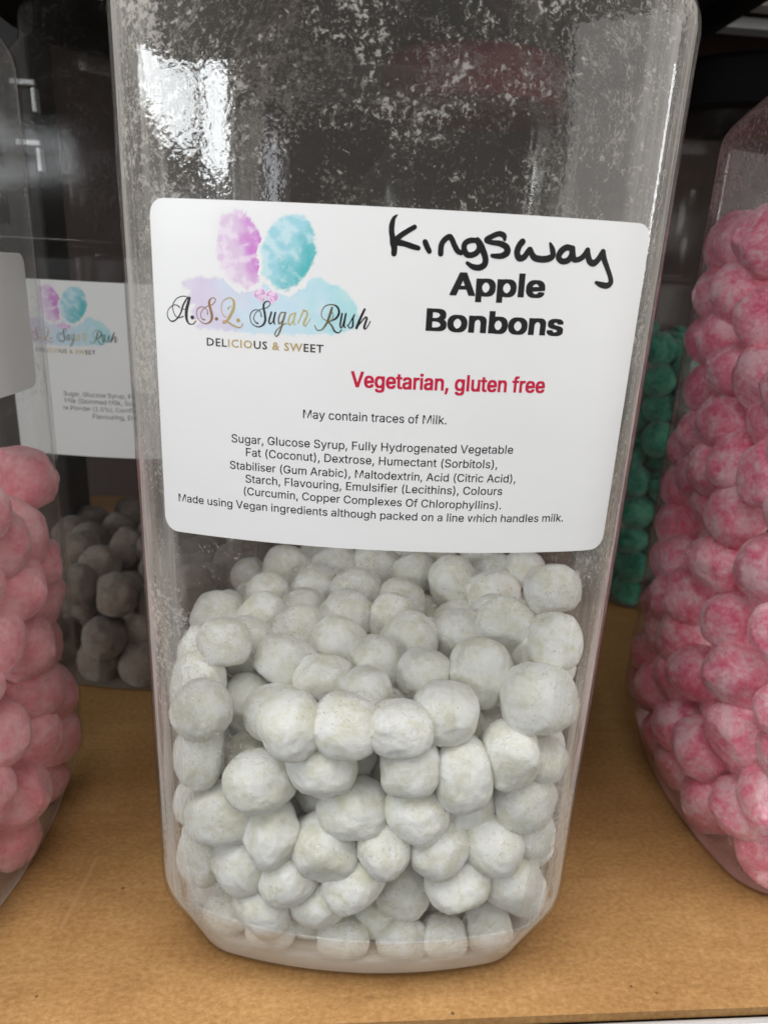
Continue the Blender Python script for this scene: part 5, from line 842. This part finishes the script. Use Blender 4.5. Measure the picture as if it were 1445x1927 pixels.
    ('main', 1.3, -31.7, 45.9, 9.21, 1.0, 3, 'white bonbon almost wholly hidden among the others in the centre jar'),
    ('main', 26.5, -9.0, 86.9, 9.25, 1.0, 0, 'white bonbon in the second row below the label, eighth from left'),
    ('main', -4.1, -36.1, 64.8, 8.17, 1.0, 5, 'small white bonbon in the row halfway down the pile, fourth from left'),
    ('main', 13.5, -50.7, 56.2, 8.35, 1.0, 7, 'white bonbon just below halfway down the pile, sixth from left'),
    ('main', -21.6, 23.0, 86.5, 8.19, 1.0, 5, 'small white bonbon in the upper back row below the label, fourth from left'),
    ('main', -50.7, 3.2, 83.2, 8.86, 1.0, 3, 'white bonbon in the upper back row below the label, leftmost'),
    ('main', 38.9, 45.9, 92.0, 8.99, 1.0, 8, 'white bonbon almost wholly hidden among the others in the centre jar'),
    ('main', -10.4, -49.9, 42.9, 9.37, 1.0, 4, 'white bonbon in the fourth row above the base, second from left'),
    ('main', -33.9, -47.7, 33.6, 8.47, 1.0, 3, 'white bonbon in the third row above the base, third from left'),
    ('main', -27.4, -49.0, 19.9, 8.42, 1.0, 1, 'white bonbon in the second row above the base, third from left'),
    ('main', 48.1, -32.1, 32.7, 8.41, 1.0, 1, 'white bonbon almost wholly hidden among the others in the centre jar'),
    ('main', 9.1, -28.0, 71.2, 9.28, 1.0, 6, 'white bonbon almost wholly hidden among the others in the centre jar'),
    ('main', -44.6, -43.5, 79.8, 8.61, 1.0, 7, 'white bonbon in the fourth row below the label, leftmost'),
    ('main', 0.4, -6.1, 74.9, 9.05, 1.0, 2, 'white bonbon almost wholly hidden among the others in the centre jar'),
    ('main', -9.7, 1.7, 85.6, 9.21, 1.0, 5, 'white bonbon in the upper back row below the label, fifth from left'),
    ('main', 49.0, -23.2, 87.1, 8.96, 1.0, 7, 'white bonbon in the third row below the label, rightmost'),
    ('main', -25.0, -22.5, 82.7, 9.01, 1.0, 1, 'white bonbon in the third row below the label, second from left'),
    ('main', -32.2, 35.4, 86.9, 9.27, 1.0, 2, 'white bonbon peeping out right under the label, second from left'),
    ('main', -34.9, -26.0, 71.4, 8.45, 1.0, 4, 'white bonbon in the fourth row below the label, second from left'),
    ('main', 0.8, -24.5, 84.1, 8.26, 1.0, 5, 'white bonbon in the third row below the label, fourth from left'),
    ('main', -38.2, -14.4, 82.6, 9.2, 1.0, 3, 'white bonbon in the second row below the label, third from left'),
    ('main', 38.5, 1.1, 88.4, 8.23, 1.0, 3, 'white bonbon in the upper back row below the label, twelfth from left'),
    ('left', -113.2, 8.9, 95.4, 10.55, 1.0, 1, 'pale pink bonbon in the left jar, second row down, rightmost'),
    ('left', -115.0, 12.7, 28.9, 11.06, 1.0, 5, 'pale pink bonbon in the left jar, fifth row down, rightmost'),
    ('left', -112.4, -27.6, 57.0, 11.4, 1.0, 8, 'pale pink bonbon in the left jar, fifth row down, leftmost'),
    ('left', -125.4, -15.4, 57.8, 11.34, 1.0, 1, 'pale pink bonbon almost hidden deep in the left jar'),
    ('left', -112.7, -9.5, 96.0, 11.86, 1.0, 7, 'pale pink bonbon in the left jar, third row down, leftmost'),
    ('left', -125.6, 1.0, 123.8, 10.93, 1.0, 1, 'pale pink bonbon almost hidden deep in the left jar'),
    ('left', -113.3, 1.1, 110.1, 11.67, 1.0, 0, 'pale pink bonbon in the left jar, second row down, second from left'),
    ('left', -113.9, 11.6, 124.0, 10.56, 1.0, 6, 'pale pink bonbon in the left jar, top row, only one'),
    ('left', -115.8, 12.5, 45.8, 11.78, 1.0, 1, 'pale pink bonbon in the left jar, fifth row down, third from left'),
    ('left', -116.7, -19.5, 12.7, 11.15, 1.0, 6, 'pale pink bonbon in the left jar, bottom row, only one'),
    ('left', -119.6, 8.3, 11.7, 10.24, 1.0, 2, 'pale pink bonbon in the left jar, sixth row down, rightmost'),
    ('left', -116.3, 13.8, 81.3, 11.27, 1.0, 5, 'pale pink bonbon in the left jar, third row down, rightmost'),
    ('left', -113.2, -0.9, 56.6, 11.82, 1.0, 8, 'pale pink bonbon in the left jar, fourth row down, third from left'),
    ('left', -119.6, 16.7, 62.0, 10.24, 1.0, 8, 'pale pink bonbon in the left jar, fourth row down, rightmost'),
    ('left', -113.7, -38.0, 43.3, 11.73, 1.0, 4, 'pale pink bonbon almost hidden deep in the left jar'),
    ('left', -112.2, -19.6, 31.2, 11.54, 1.0, 1, 'pale pink bonbon in the left jar, sixth row down, leftmost'),
    ('left', -112.2, -23.9, 124.1, 11.35, 1.0, 2, 'pale pink bonbon almost hidden deep in the left jar'),
    ('left', -111.4, -22.0, 84.4, 10.63, 1.0, 7, 'pale pink bonbon in the left jar, fourth row down, leftmost'),
    ('left', -120.1, -37.9, 21.1, 11.04, 1.0, 5, 'pale pink bonbon almost hidden deep in the left jar'),
    ('left', -111.7, -30.9, 108.1, 10.47, 1.0, 1, 'pale pink bonbon almost hidden deep in the left jar'),
    ('left', -111.6, -7.4, 40.9, 10.65, 1.0, 7, 'pale pink bonbon in the left jar, fifth row down, second from left'),
    ('left', -111.7, -4.1, 73.4, 10.54, 1.0, 8, 'pale pink bonbon in the left jar, fourth row down, second from left'),
    ('left', -111.1, -14.0, 112.3, 10.43, 1.0, 8, 'pale pink bonbon in the left jar, second row down, leftmost'),
    ('left', -113.0, -35.6, 77.1, 10.36, 1.0, 5, 'pale pink bonbon almost hidden deep in the left jar'),
    ('right', 121.3, 58.1, 89.6, 10.55, 1.0, 8, 'strong pink bonbon in the right jar, eighth row down, second from left'),
    ('right', 120.0, 29.3, 136.4, 10.41, 1.0, 5, 'strong pink bonbon in the right jar, sixth row down, fourth from left'),
    ('right', 127.9, 10.7, 13.2, 11.65, 1.0, 4, 'strong pink bonbon in the right jar, thirteenth row down, leftmost'),
    ('right', 121.2, 55.9, 175.2, 10.74, 1.0, 8, 'strong pink bonbon in the right jar, third row down, second from left'),
    ('right', 125.7, 0.4, 149.8, 12.15, 1.0, 5, 'strong pink bonbon almost hidden deep in the right jar'),
    ('right', 126.2, 51.3, 12.9, 11.37, 1.0, 7, 'strong pink bonbon in the right jar, twelfth row down, leftmost'),
    ('right', 125.9, 72.4, 82.4, 11.79, 1.0, 3, 'strong pink bonbon in the right jar, eighth row down, leftmost'),
    ('right', 120.4, 44.1, 130.5, 10.81, 1.0, 7, 'strong pink bonbon in the right jar, sixth row down, third from left'),
    ('right', 126.0, 72.8, 207.4, 11.54, 1.0, 8, 'strong pink bonbon in the right jar, top row, leftmost'),
    ('right', 130.0, -16.0, 69.8, 10.66, 1.0, 0, 'strong pink bonbon almost hidden deep in the right jar'),
    ('right', 121.5, 42.1, 147.6, 11.98, 1.0, 4, 'strong pink bonbon in the right jar, fifth row down, rightmost'),
    ('right', 125.6, 72.4, 115.1, 11.59, 1.0, 3, 'strong pink bonbon in the right jar, sixth row down, leftmost'),
    ('right', 120.4, 24.7, 165.9, 10.48, 1.0, 0, 'strong pink bonbon in the right jar, fourth row down, rightmost'),
    ('right', 120.8, 40.4, 206.8, 11.38, 1.0, 0, 'strong pink bonbon in the right jar, top row, rightmost'),
    ('right', 121.3, 58.7, 141.1, 10.49, 1.0, 2, 'strong pink bonbon in the right jar, fifth row down, second from left'),
    ('right', 122.9, 8.7, 164.7, 11.09, 1.0, 1, 'strong pink bonbon almost hidden deep in the right jar'),
    ('right', 130.0, -16.0, 37.2, 10.7, 1.0, 6, 'strong pink bonbon in the right jar, thirteenth row down, rightmost'),
    ('right', 125.4, 72.8, 132.9, 11.15, 1.0, 1, 'strong pink bonbon in the right jar, fifth row down, leftmost'),
    ('right', 120.6, 27.2, 57.5, 10.87, 1.0, 5, 'strong pink bonbon in the right jar, tenth row down, third from left'),
    ('right', 121.4, 58.4, 58.1, 10.63, 1.0, 7, 'strong pink bonbon in the right jar, ninth row down, second from left'),
    ('right', 134.6, 13.7, 97.1, 11.85, 1.0, 4, 'strong pink bonbon almost hidden deep in the right jar'),
    ('right', 125.7, 33.5, 13.1, 11.52, 1.0, 1, 'strong pink bonbon in the right jar, twelfth row down, second from left'),
    ('right', 122.5, 15.3, 32.4, 11.67, 1.0, 0, 'strong pink bonbon in the right jar, twelfth row down, third from left'),
    ('right', 125.5, 2.4, 109.1, 12.39, 1.0, 2, 'strong pink bonbon in the right jar, eighth row down, rightmost'),
    ('right', 121.5, 27.5, 101.9, 11.82, 1.0, 3, 'strong pink bonbon in the right jar, eighth row down, third from left'),
    ('right', 125.4, 72.8, 62.8, 11.15, 1.0, 4, 'strong pink bonbon in the right jar, ninth row down, leftmost'),
    ('right', 121.1, 50.0, 190.8, 11.22, 1.0, 2, 'strong pink bonbon in the right jar, second row down, rightmost'),
    ('right', 123.9, 71.7, 173.8, 10.58, 1.0, 7, 'strong pink bonbon in the right jar, third row down, leftmost'),
    ('right', 126.6, 47.3, 115.6, 10.86, 1.0, 5, 'strong pink bonbon in the right jar, seventh row down, second from left'),
    ('right', 126.7, 18.5, 152.1, 10.86, 1.0, 8, 'strong pink bonbon almost hidden deep in the right jar'),
    ('right', 123.5, 6.0, 69.1, 11.21, 1.0, 8, 'strong pink bonbon in the right jar, tenth row down, rightmost'),
    ('right', 124.7, 72.1, 22.3, 10.42, 1.0, 6, 'strong pink bonbon in the right jar, eleventh row down, leftmost'),
    ('right', 124.2, 70.9, 40.0, 11.18, 1.0, 0, 'strong pink bonbon in the right jar, tenth row down, leftmost'),
    ('right', 124.0, 0.5, 50.6, 10.54, 1.0, 1, 'strong pink bonbon in the right jar, eleventh row down, rightmost'),
    ('right', 120.2, 40.4, 166.6, 10.72, 1.0, 6, 'strong pink bonbon in the right jar, fourth row down, second from left'),
    ('right', 120.8, 41.9, 81.5, 11.34, 1.0, 4, 'strong pink bonbon in the right jar, ninth row down, fifth from left'),
    ('right', 126.6, -8.2, 91.8, 10.98, 1.0, 8, 'strong pink bonbon almost hidden deep in the right jar'),
    ('right', 125.7, -3.2, 128.3, 10.82, 1.0, 6, 'strong pink bonbon almost hidden deep in the right jar'),
    ('right', 122.4, 41.1, 47.3, 11.09, 1.0, 7, 'strong pink bonbon in the right jar, tenth row down, second from left'),
    ('right', 122.8, 17.7, 84.4, 10.53, 1.0, 0, 'strong pink bonbon in the right jar, ninth row down, rightmost'),
    ('right', 132.4, 59.4, 107.9, 10.64, 1.0, 2, 'strong pink bonbon almost hidden deep in the right jar'),
    ('right', 131.8, 46.5, 99.9, 10.79, 1.0, 6, 'strong pink bonbon almost hidden deep in the right jar'),
    ('right', 121.3, 23.4, 121.2, 11.33, 1.0, 5, 'strong pink bonbon in the right jar, seventh row down, rightmost'),
    ('right', 136.4, -13.0, 12.5, 10.97, 1.0, 3, 'strong pink bonbon in the right jar, bottom row, only one'),
    ('right', 121.2, 29.0, 184.9, 10.85, 1.0, 1, 'strong pink bonbon in the right jar, third row down, rightmost'),
    ('right', 133.2, -17.0, 52.6, 11.3, 1.0, 5, 'strong pink bonbon almost hidden deep in the right jar'),
    ('right', 122.1, 63.4, 157.4, 10.63, 1.0, 0, 'strong pink bonbon in the right jar, fourth row down, leftmost'),
    ('right', 128.5, -5.7, 25.6, 10.5, 1.0, 6, 'strong pink bonbon in the right jar, thirteenth row down, second from left'),
    ('right', 120.6, 31.8, 31.1, 11.04, 1.0, 7, 'strong pink bonbon in the right jar, eleventh row down, third from left'),
    ('right', 130.4, 21.2, 47.4, 10.41, 1.0, 6, 'strong pink bonbon in the right jar, eleventh row down, fourth from left'),
    ('right', 123.2, 69.4, 189.5, 10.7, 1.0, 0, 'strong pink bonbon in the right jar, second row down, leftmost'),
    ('right', 121.4, 53.6, 34.7, 11.19, 1.0, 4, 'strong pink bonbon in the right jar, eleventh row down, second from left'),
    ('right', 122.9, 69.2, 99.8, 10.41, 1.0, 2, 'strong pink bonbon in the right jar, seventh row down, leftmost'),
    ('right', 134.8, 7.3, 38.6, 10.78, 1.0, 4, 'strong pink bonbon in the right jar, twelfth row down, rightmost'),
    ('right', 121.5, 56.5, 74.0, 11.0, 1.0, 6, 'strong pink bonbon in the right jar, ninth row down, third from left'),
    ('right', 122.0, 10.9, 137.7, 10.52, 1.0, 1, 'strong pink bonbon in the right jar, sixth row down, rightmost'),
    ('right', 121.2, 56.0, 206.0, 10.71, 1.0, 0, 'strong pink bonbon in the right jar, top row, second from left'),
    ('right', 123.2, 59.1, 124.2, 10.45, 1.0, 4, 'strong pink bonbon in the right jar, sixth row down, second from left'),
    ('right', 121.4, 42.8, 63.4, 11.35, 1.0, 5, 'strong pink bonbon in the right jar, ninth row down, fourth from left'),
    ('brown', -82.3, 88.5, 52.3, 10.68, 1.0, 1, 'dull brown bonbon in the shaded back jar, second row down, fourth from left'),
    ('brown', -143.1, 168.7, 24.9, 10.02, 1.0, 8, 'dull brown bonbon almost hidden deep in the shaded back jar'),
    ('brown', -62.0, 102.1, 38.6, 10.59, 1.0, 4, 'dull brown bonbon almost hidden deep in the shaded back jar'),
    ('brown', -59.3, 158.4, 52.2, 10.51, 1.0, 8, 'dull brown bonbon almost hidden deep in the shaded back jar'),
    ('brown', -69.6, 145.3, 52.4, 10.09, 1.0, 4, 'dull brown bonbon almost hidden deep in the shaded back jar'),
    ('brown', -86.2, 149.7, 52.2, 9.62, 1.0, 6, 'dull brown bonbon almost hidden deep in the shaded back jar'),
    ('brown', -161.9, 150.9, 51.7, 10.04, 1.0, 6, 'dull brown bonbon in the shaded back jar, top row, leftmost'),
    ('brown', -156.9, 141.3, 11.8, 10.27, 1.0, 4, 'dull brown bonbon almost hidden deep in the shaded back jar'),
    ('brown', -103.1, 115.4, 52.0, 10.42, 1.0, 3, 'dull brown bonbon in the shaded back jar, second row down, third from left'),
    ('brown', -111.4, 130.7, 52.0, 10.45, 1.0, 6, 'dull brown bonbon in the shaded back jar, top row, ninth from left'),
    ('brown', -153.9, 108.2, 12.3, 10.78, 1.0, 0, 'dull brown bonbon in the shaded back jar, fourth row down, leftmost'),
    ('brown', -147.8, 124.7, 52.3, 10.75, 1.0, 5, 'dull brown bonbon in the shaded back jar, top row, second from left'),
    ('brown', -148.9, 141.2, 52.1, 9.76, 1.0, 4, 'dull brown bonbon in the shaded back jar, top row, fourth from left'),
    ('brown', -133.5, 86.9, 52.3, 9.67, 1.0, 1, 'dull brown bonbon in the shaded back jar, second row down, leftmost'),
    ('brown', -128.3, 133.2, 51.7, 10.53, 1.0, 1, 'dull brown bonbon in the shaded back jar, top row, sixth from left'),
    ('brown', -110.4, 98.8, 26.3, 9.96, 1.0, 0, 'dull brown bonbon in the shaded back jar, fourth row down, third from left'),
    ('brown', -99.0, 107.1, 12.4, 10.84, 1.0, 6, 'dull brown bonbon almost hidden deep in the shaded back jar'),
    ('brown', -138.9, 99.2, 39.5, 10.16, 1.0, 6, 'dull brown bonbon in the shaded back jar, third row down, leftmost'),
    ('brown', -129.1, 104.0, 25.6, 9.84, 1.0, 3, 'dull brown bonbon almost hidden deep in the shaded back jar'),
    ('brown', -143.1, 186.9, 51.8, 10.25, 1.0, 8, 'dull brown bonbon in the shaded back jar, top row, seventh from left'),
    ('brown', -159.6, 167.0, 52.1, 10.35, 1.0, 3, 'dull brown bonbon in the shaded back jar, top row, third from left'),
    ('brown', -140.9, 130.9, 12.4, 10.88, 1.0, 2, 'dull brown bonbon almost hidden deep in the shaded back jar'),
    ('brown', -128.3, 92.2, 12.0, 10.52, 1.0, 8, 'dull brown bonbon in the shaded back jar, bottom row, leftmost'),
    ('brown', -108.5, 91.1, 11.9, 10.39, 1.0, 0, 'dull brown bonbon in the shaded back jar, bottom row, rightmost'),
    ('brown', -59.6, 110.3, 52.5, 9.75, 1.0, 3, 'dull brown bonbon in the shaded back jar, second row down, rightmost'),
    ('brown', -126.2, 189.2, 52.2, 10.45, 1.0, 0, 'dull brown bonbon almost hidden deep in the shaded back jar'),
    ('brown', -71.2, 122.0, 51.7, 10.12, 1.0, 3, 'dull brown bonbon in the shaded back jar, second row down, sixth from left'),
    ('brown', -122.9, 85.7, 27.3, 9.63, 1.0, 6, 'dull brown bonbon in the shaded back jar, fourth row down, second from left'),
    ('brown', -101.7, 100.8, 39.8, 10.28, 1.0, 3, 'dull brown bonbon in the shaded back jar, third row down, rightmost'),
    ('brown', -116.4, 86.7, 48.8, 9.71, 1.0, 4, 'dull brown bonbon in the shaded back jar, third row down, second from left'),
    ('brown', -121.8, 163.4, 49.7, 9.79, 1.0, 4, 'dull brown bonbon in the shaded back jar, top row, eighth from left'),
    ('brown', -125.6, 125.3, 34.4, 9.71, 1.0, 0, 'dull brown bonbon almost hidden deep in the shaded back jar'),
    ('brown', -153.6, 91.6, 29.2, 9.84, 1.0, 0, 'dull brown bonbon almost hidden deep in the shaded back jar'),
    ('brown', -102.6, 161.0, 50.6, 10.0, 1.0, 2, 'dull brown bonbon almost hidden deep in the shaded back jar'),
    ('brown', -141.4, 160.8, 50.8, 9.84, 1.0, 4, 'dull brown bonbon in the shaded back jar, top row, fifth from left'),
    ('brown', -95.1, 122.0, 31.2, 9.76, 1.0, 0, 'dull brown bonbon almost hidden deep in the shaded back jar'),
    ('brown', -92.9, 86.4, 30.8, 9.95, 1.0, 8, 'dull brown bonbon in the shaded back jar, fourth row down, rightmost'),
    ('brown', -79.2, 105.9, 47.2, 10.1, 1.0, 7, 'dull brown bonbon in the shaded back jar, second row down, fifth from left'),
    ('brown', -87.0, 92.3, 11.2, 9.73, 1.0, 5, 'dull brown bonbon almost hidden deep in the shaded back jar'),
    ('brown', -125.0, 170.1, 25.7, 9.83, 1.0, 6, 'dull brown bonbon almost hidden deep in the shaded back jar'),
    ('brown', -119.4, 104.8, 41.1, 9.82, 1.0, 6, 'dull brown bonbon in the shaded back jar, third row down, third from left'),
    ('brown', -132.4, 110.7, 51.2, 9.87, 1.0, 0, 'dull brown bonbon in the shaded back jar, second row down, second from left'),
    ('brown', -90.3, 128.3, 50.9, 10.18, 1.0, 8, 'dull brown bonbon in the shaded back jar, top row, rightmost'),
    ('green', 147.2, 215.7, 135.7, 9.91, 1.0, 0, 'green bonbon almost hidden deep in the back right jar'),
    ('green', 172.1, 232.3, 154.0, 9.44, 1.0, 7, 'green bonbon almost hidden deep in the back right jar'),
    ('green', 180.9, 248.8, 156.1, 9.88, 1.0, 7, 'green bonbon almost hidden deep in the back right jar'),
    ('green', 172.3, 198.2, 61.6, 9.97, 1.0, 6, 'green bonbon almost hidden deep in the back right jar'),
    ('green', 172.2, 197.6, 96.1, 9.41, 1.0, 1, 'green bonbon in the back right jar, fourth row down, rightmost'),
    ('green', 164.5, 263.6, 158.2, 10.49, 1.0, 7, 'green bonbon almost hidden deep in the back right jar'),
    ('green', 164.5, 211.0, 53.1, 9.02, 1.0, 8, 'green bonbon almost hidden deep in the back right jar'),
    ('green', 153.8, 205.1, 158.3, 9.46, 1.0, 7, 'green bonbon in the back right jar, top row, leftmost'),
    ('green', 167.8, 198.8, 79.0, 10.04, 1.0, 6, 'green bonbon in the back right jar, fifth row down, rightmost'),
    ('green', 164.2, 220.6, 111.4, 9.43, 1.0, 2, 'green bonbon almost hidden deep in the back right jar'),
    ('green', 148.8, 239.6, 11.9, 10.42, 1.0, 4, 'green bonbon in the back right jar, bottom row, leftmost'),
    ('green', 166.1, 214.1, 142.5, 10.42, 1.0, 4, 'green bonbon almost hidden deep in the back right jar'),
    ('green', 148.5, 212.4, 98.9, 10.32, 1.0, 7, 'green bonbon in the back right jar, fourth row down, leftmost'),
    ('green', 175.0, 198.5, 131.9, 10.48, 1.0, 3, 'green bonbon in the back right jar, second row down, rightmost'),
    ('green', 170.5, 198.4, 42.6, 10.02, 1.0, 3, 'green bonbon in the back right jar, seventh row down, rightmost'),
    ('green', 154.1, 200.6, 141.7, 9.31, 1.0, 2, 'green bonbon in the back right jar, second row down, leftmost'),
    ('green', 150.9, 205.2, 81.8, 10.49, 1.0, 4, 'green bonbon in the back right jar, fifth row down, leftmost'),
    ('green', 158.3, 200.7, 28.7, 10.36, 1.0, 5, 'green bonbon in the back right jar, bottom row, rightmost'),
    ('green', 184.4, 275.8, 154.7, 9.92, 1.0, 4, 'green bonbon almost hidden deep in the back right jar'),
    ('green', 201.1, 303.1, 157.4, 9.41, 1.0, 2, 'green bonbon almost hidden deep in the back right jar'),
    ('green', 170.2, 198.0, 150.1, 9.56, 1.0, 4, 'green bonbon in the back right jar, top row, rightmost'),
    ('green', 147.7, 213.4, 34.4, 9.85, 1.0, 5, 'green bonbon almost hidden deep in the back right jar'),
    ('green', 159.5, 206.5, 126.1, 9.94, 1.0, 1, 'green bonbon in the back right jar, third row down, only one'),
    ('green', 174.9, 214.4, 123.6, 9.24, 1.0, 5, 'green bonbon almost hidden deep in the back right jar'),
    ('green', 153.6, 201.0, 45.5, 9.38, 1.0, 6, 'green bonbon in the back right jar, seventh row down, second from left'),
    ('green', 177.3, 197.9, 113.2, 10.11, 1.0, 0, 'green bonbon almost hidden deep in the back right jar'),
    ('green', 164.6, 230.6, 11.8, 10.26, 1.0, 5, 'green bonbon almost hidden deep in the back right jar'),
    ('green', 167.4, 218.7, 78.0, 9.19, 1.0, 3, 'green bonbon almost hidden deep in the back right jar'),
    ('green', 154.2, 201.7, 63.5, 10.3, 1.0, 8, 'green bonbon in the back right jar, sixth row down, only one'),
    ('green', 145.0, 227.5, 24.1, 10.13, 1.0, 3, 'green bonbon in the back right jar, seventh row down, leftmost'),
    ('green', 177.4, 202.7, 10.8, 9.37, 1.0, 2, 'green bonbon almost hidden deep in the back right jar'),
    ('green', 147.4, 217.0, 117.1, 10.37, 1.0, 6, 'green bonbon almost hidden deep in the back right jar'),
    ('green', 159.3, 205.4, 11.6, 10.08, 1.0, 7, 'green bonbon in the back right jar, bottom row, third from left'),
    ('green', 175.3, 222.7, 58.6, 9.95, 1.0, 0, 'green bonbon almost hidden deep in the back right jar'),
    ('green', 170.3, 212.9, 23.2, 9.98, 1.0, 0, 'green bonbon almost hidden deep in the back right jar'),
    ('green', 166.4, 214.4, 94.9, 10.03, 1.0, 1, 'green bonbon in the back right jar, fourth row down, second from left'),
    ('green', 159.3, 200.5, 108.5, 10.5, 1.0, 3, 'green bonbon in the back right jar, fourth row down, third from left'),
    ('green', 175.2, 197.1, 26.2, 9.09, 1.0, 4, 'green bonbon almost hidden deep in the back right jar'),
    ('green', 147.6, 257.5, 11.3, 9.79, 1.0, 5, 'green bonbon almost hidden deep in the back right jar'),
    ('green', 151.1, 220.1, 10.5, 9.02, 1.0, 3, 'green bonbon in the back right jar, bottom row, second from left'),
    ('green', 172.3, 287.2, 163.8, 9.5, 1.0, 7, 'green bonbon almost hidden deep in the back right jar'),
]
for kd, x, y, z, r, asp, q, lab in BONBONS:
    o = bpy.data.objects.new('bonbon', MESH[(kd, q)]); col.objects.link(o)
    o.location = (x*MM, y*MM, z*MM); o.rotation_euler = (rnd.uniform(0, 6.28), rnd.uniform(0, 6.28), rnd.uniform(0, 6.28))
    o.scale = (r*MM,)*3
    if asp != 1.0:                                  # wider or taller than round, as it lies in the jar
        perm = rnd.choice(((0, 1, 2), (1, 2, 0), (2, 0, 1))); ax_ = [Vector((1 if i == p else 0 for i in range(3))) for p in perm]
        o.rotation_euler = (Mcam @ Matrix(ax_)).to_euler()
        st_ = (math.sqrt(asp), 1/math.sqrt(asp), 1.0); sc_ = [0, 0, 0]
        for i, p in enumerate(perm): sc_[p] = r*MM*st_[i]
        o.scale = sc_
    tag(o, lab, 'bonbon', KIND[kd][1])
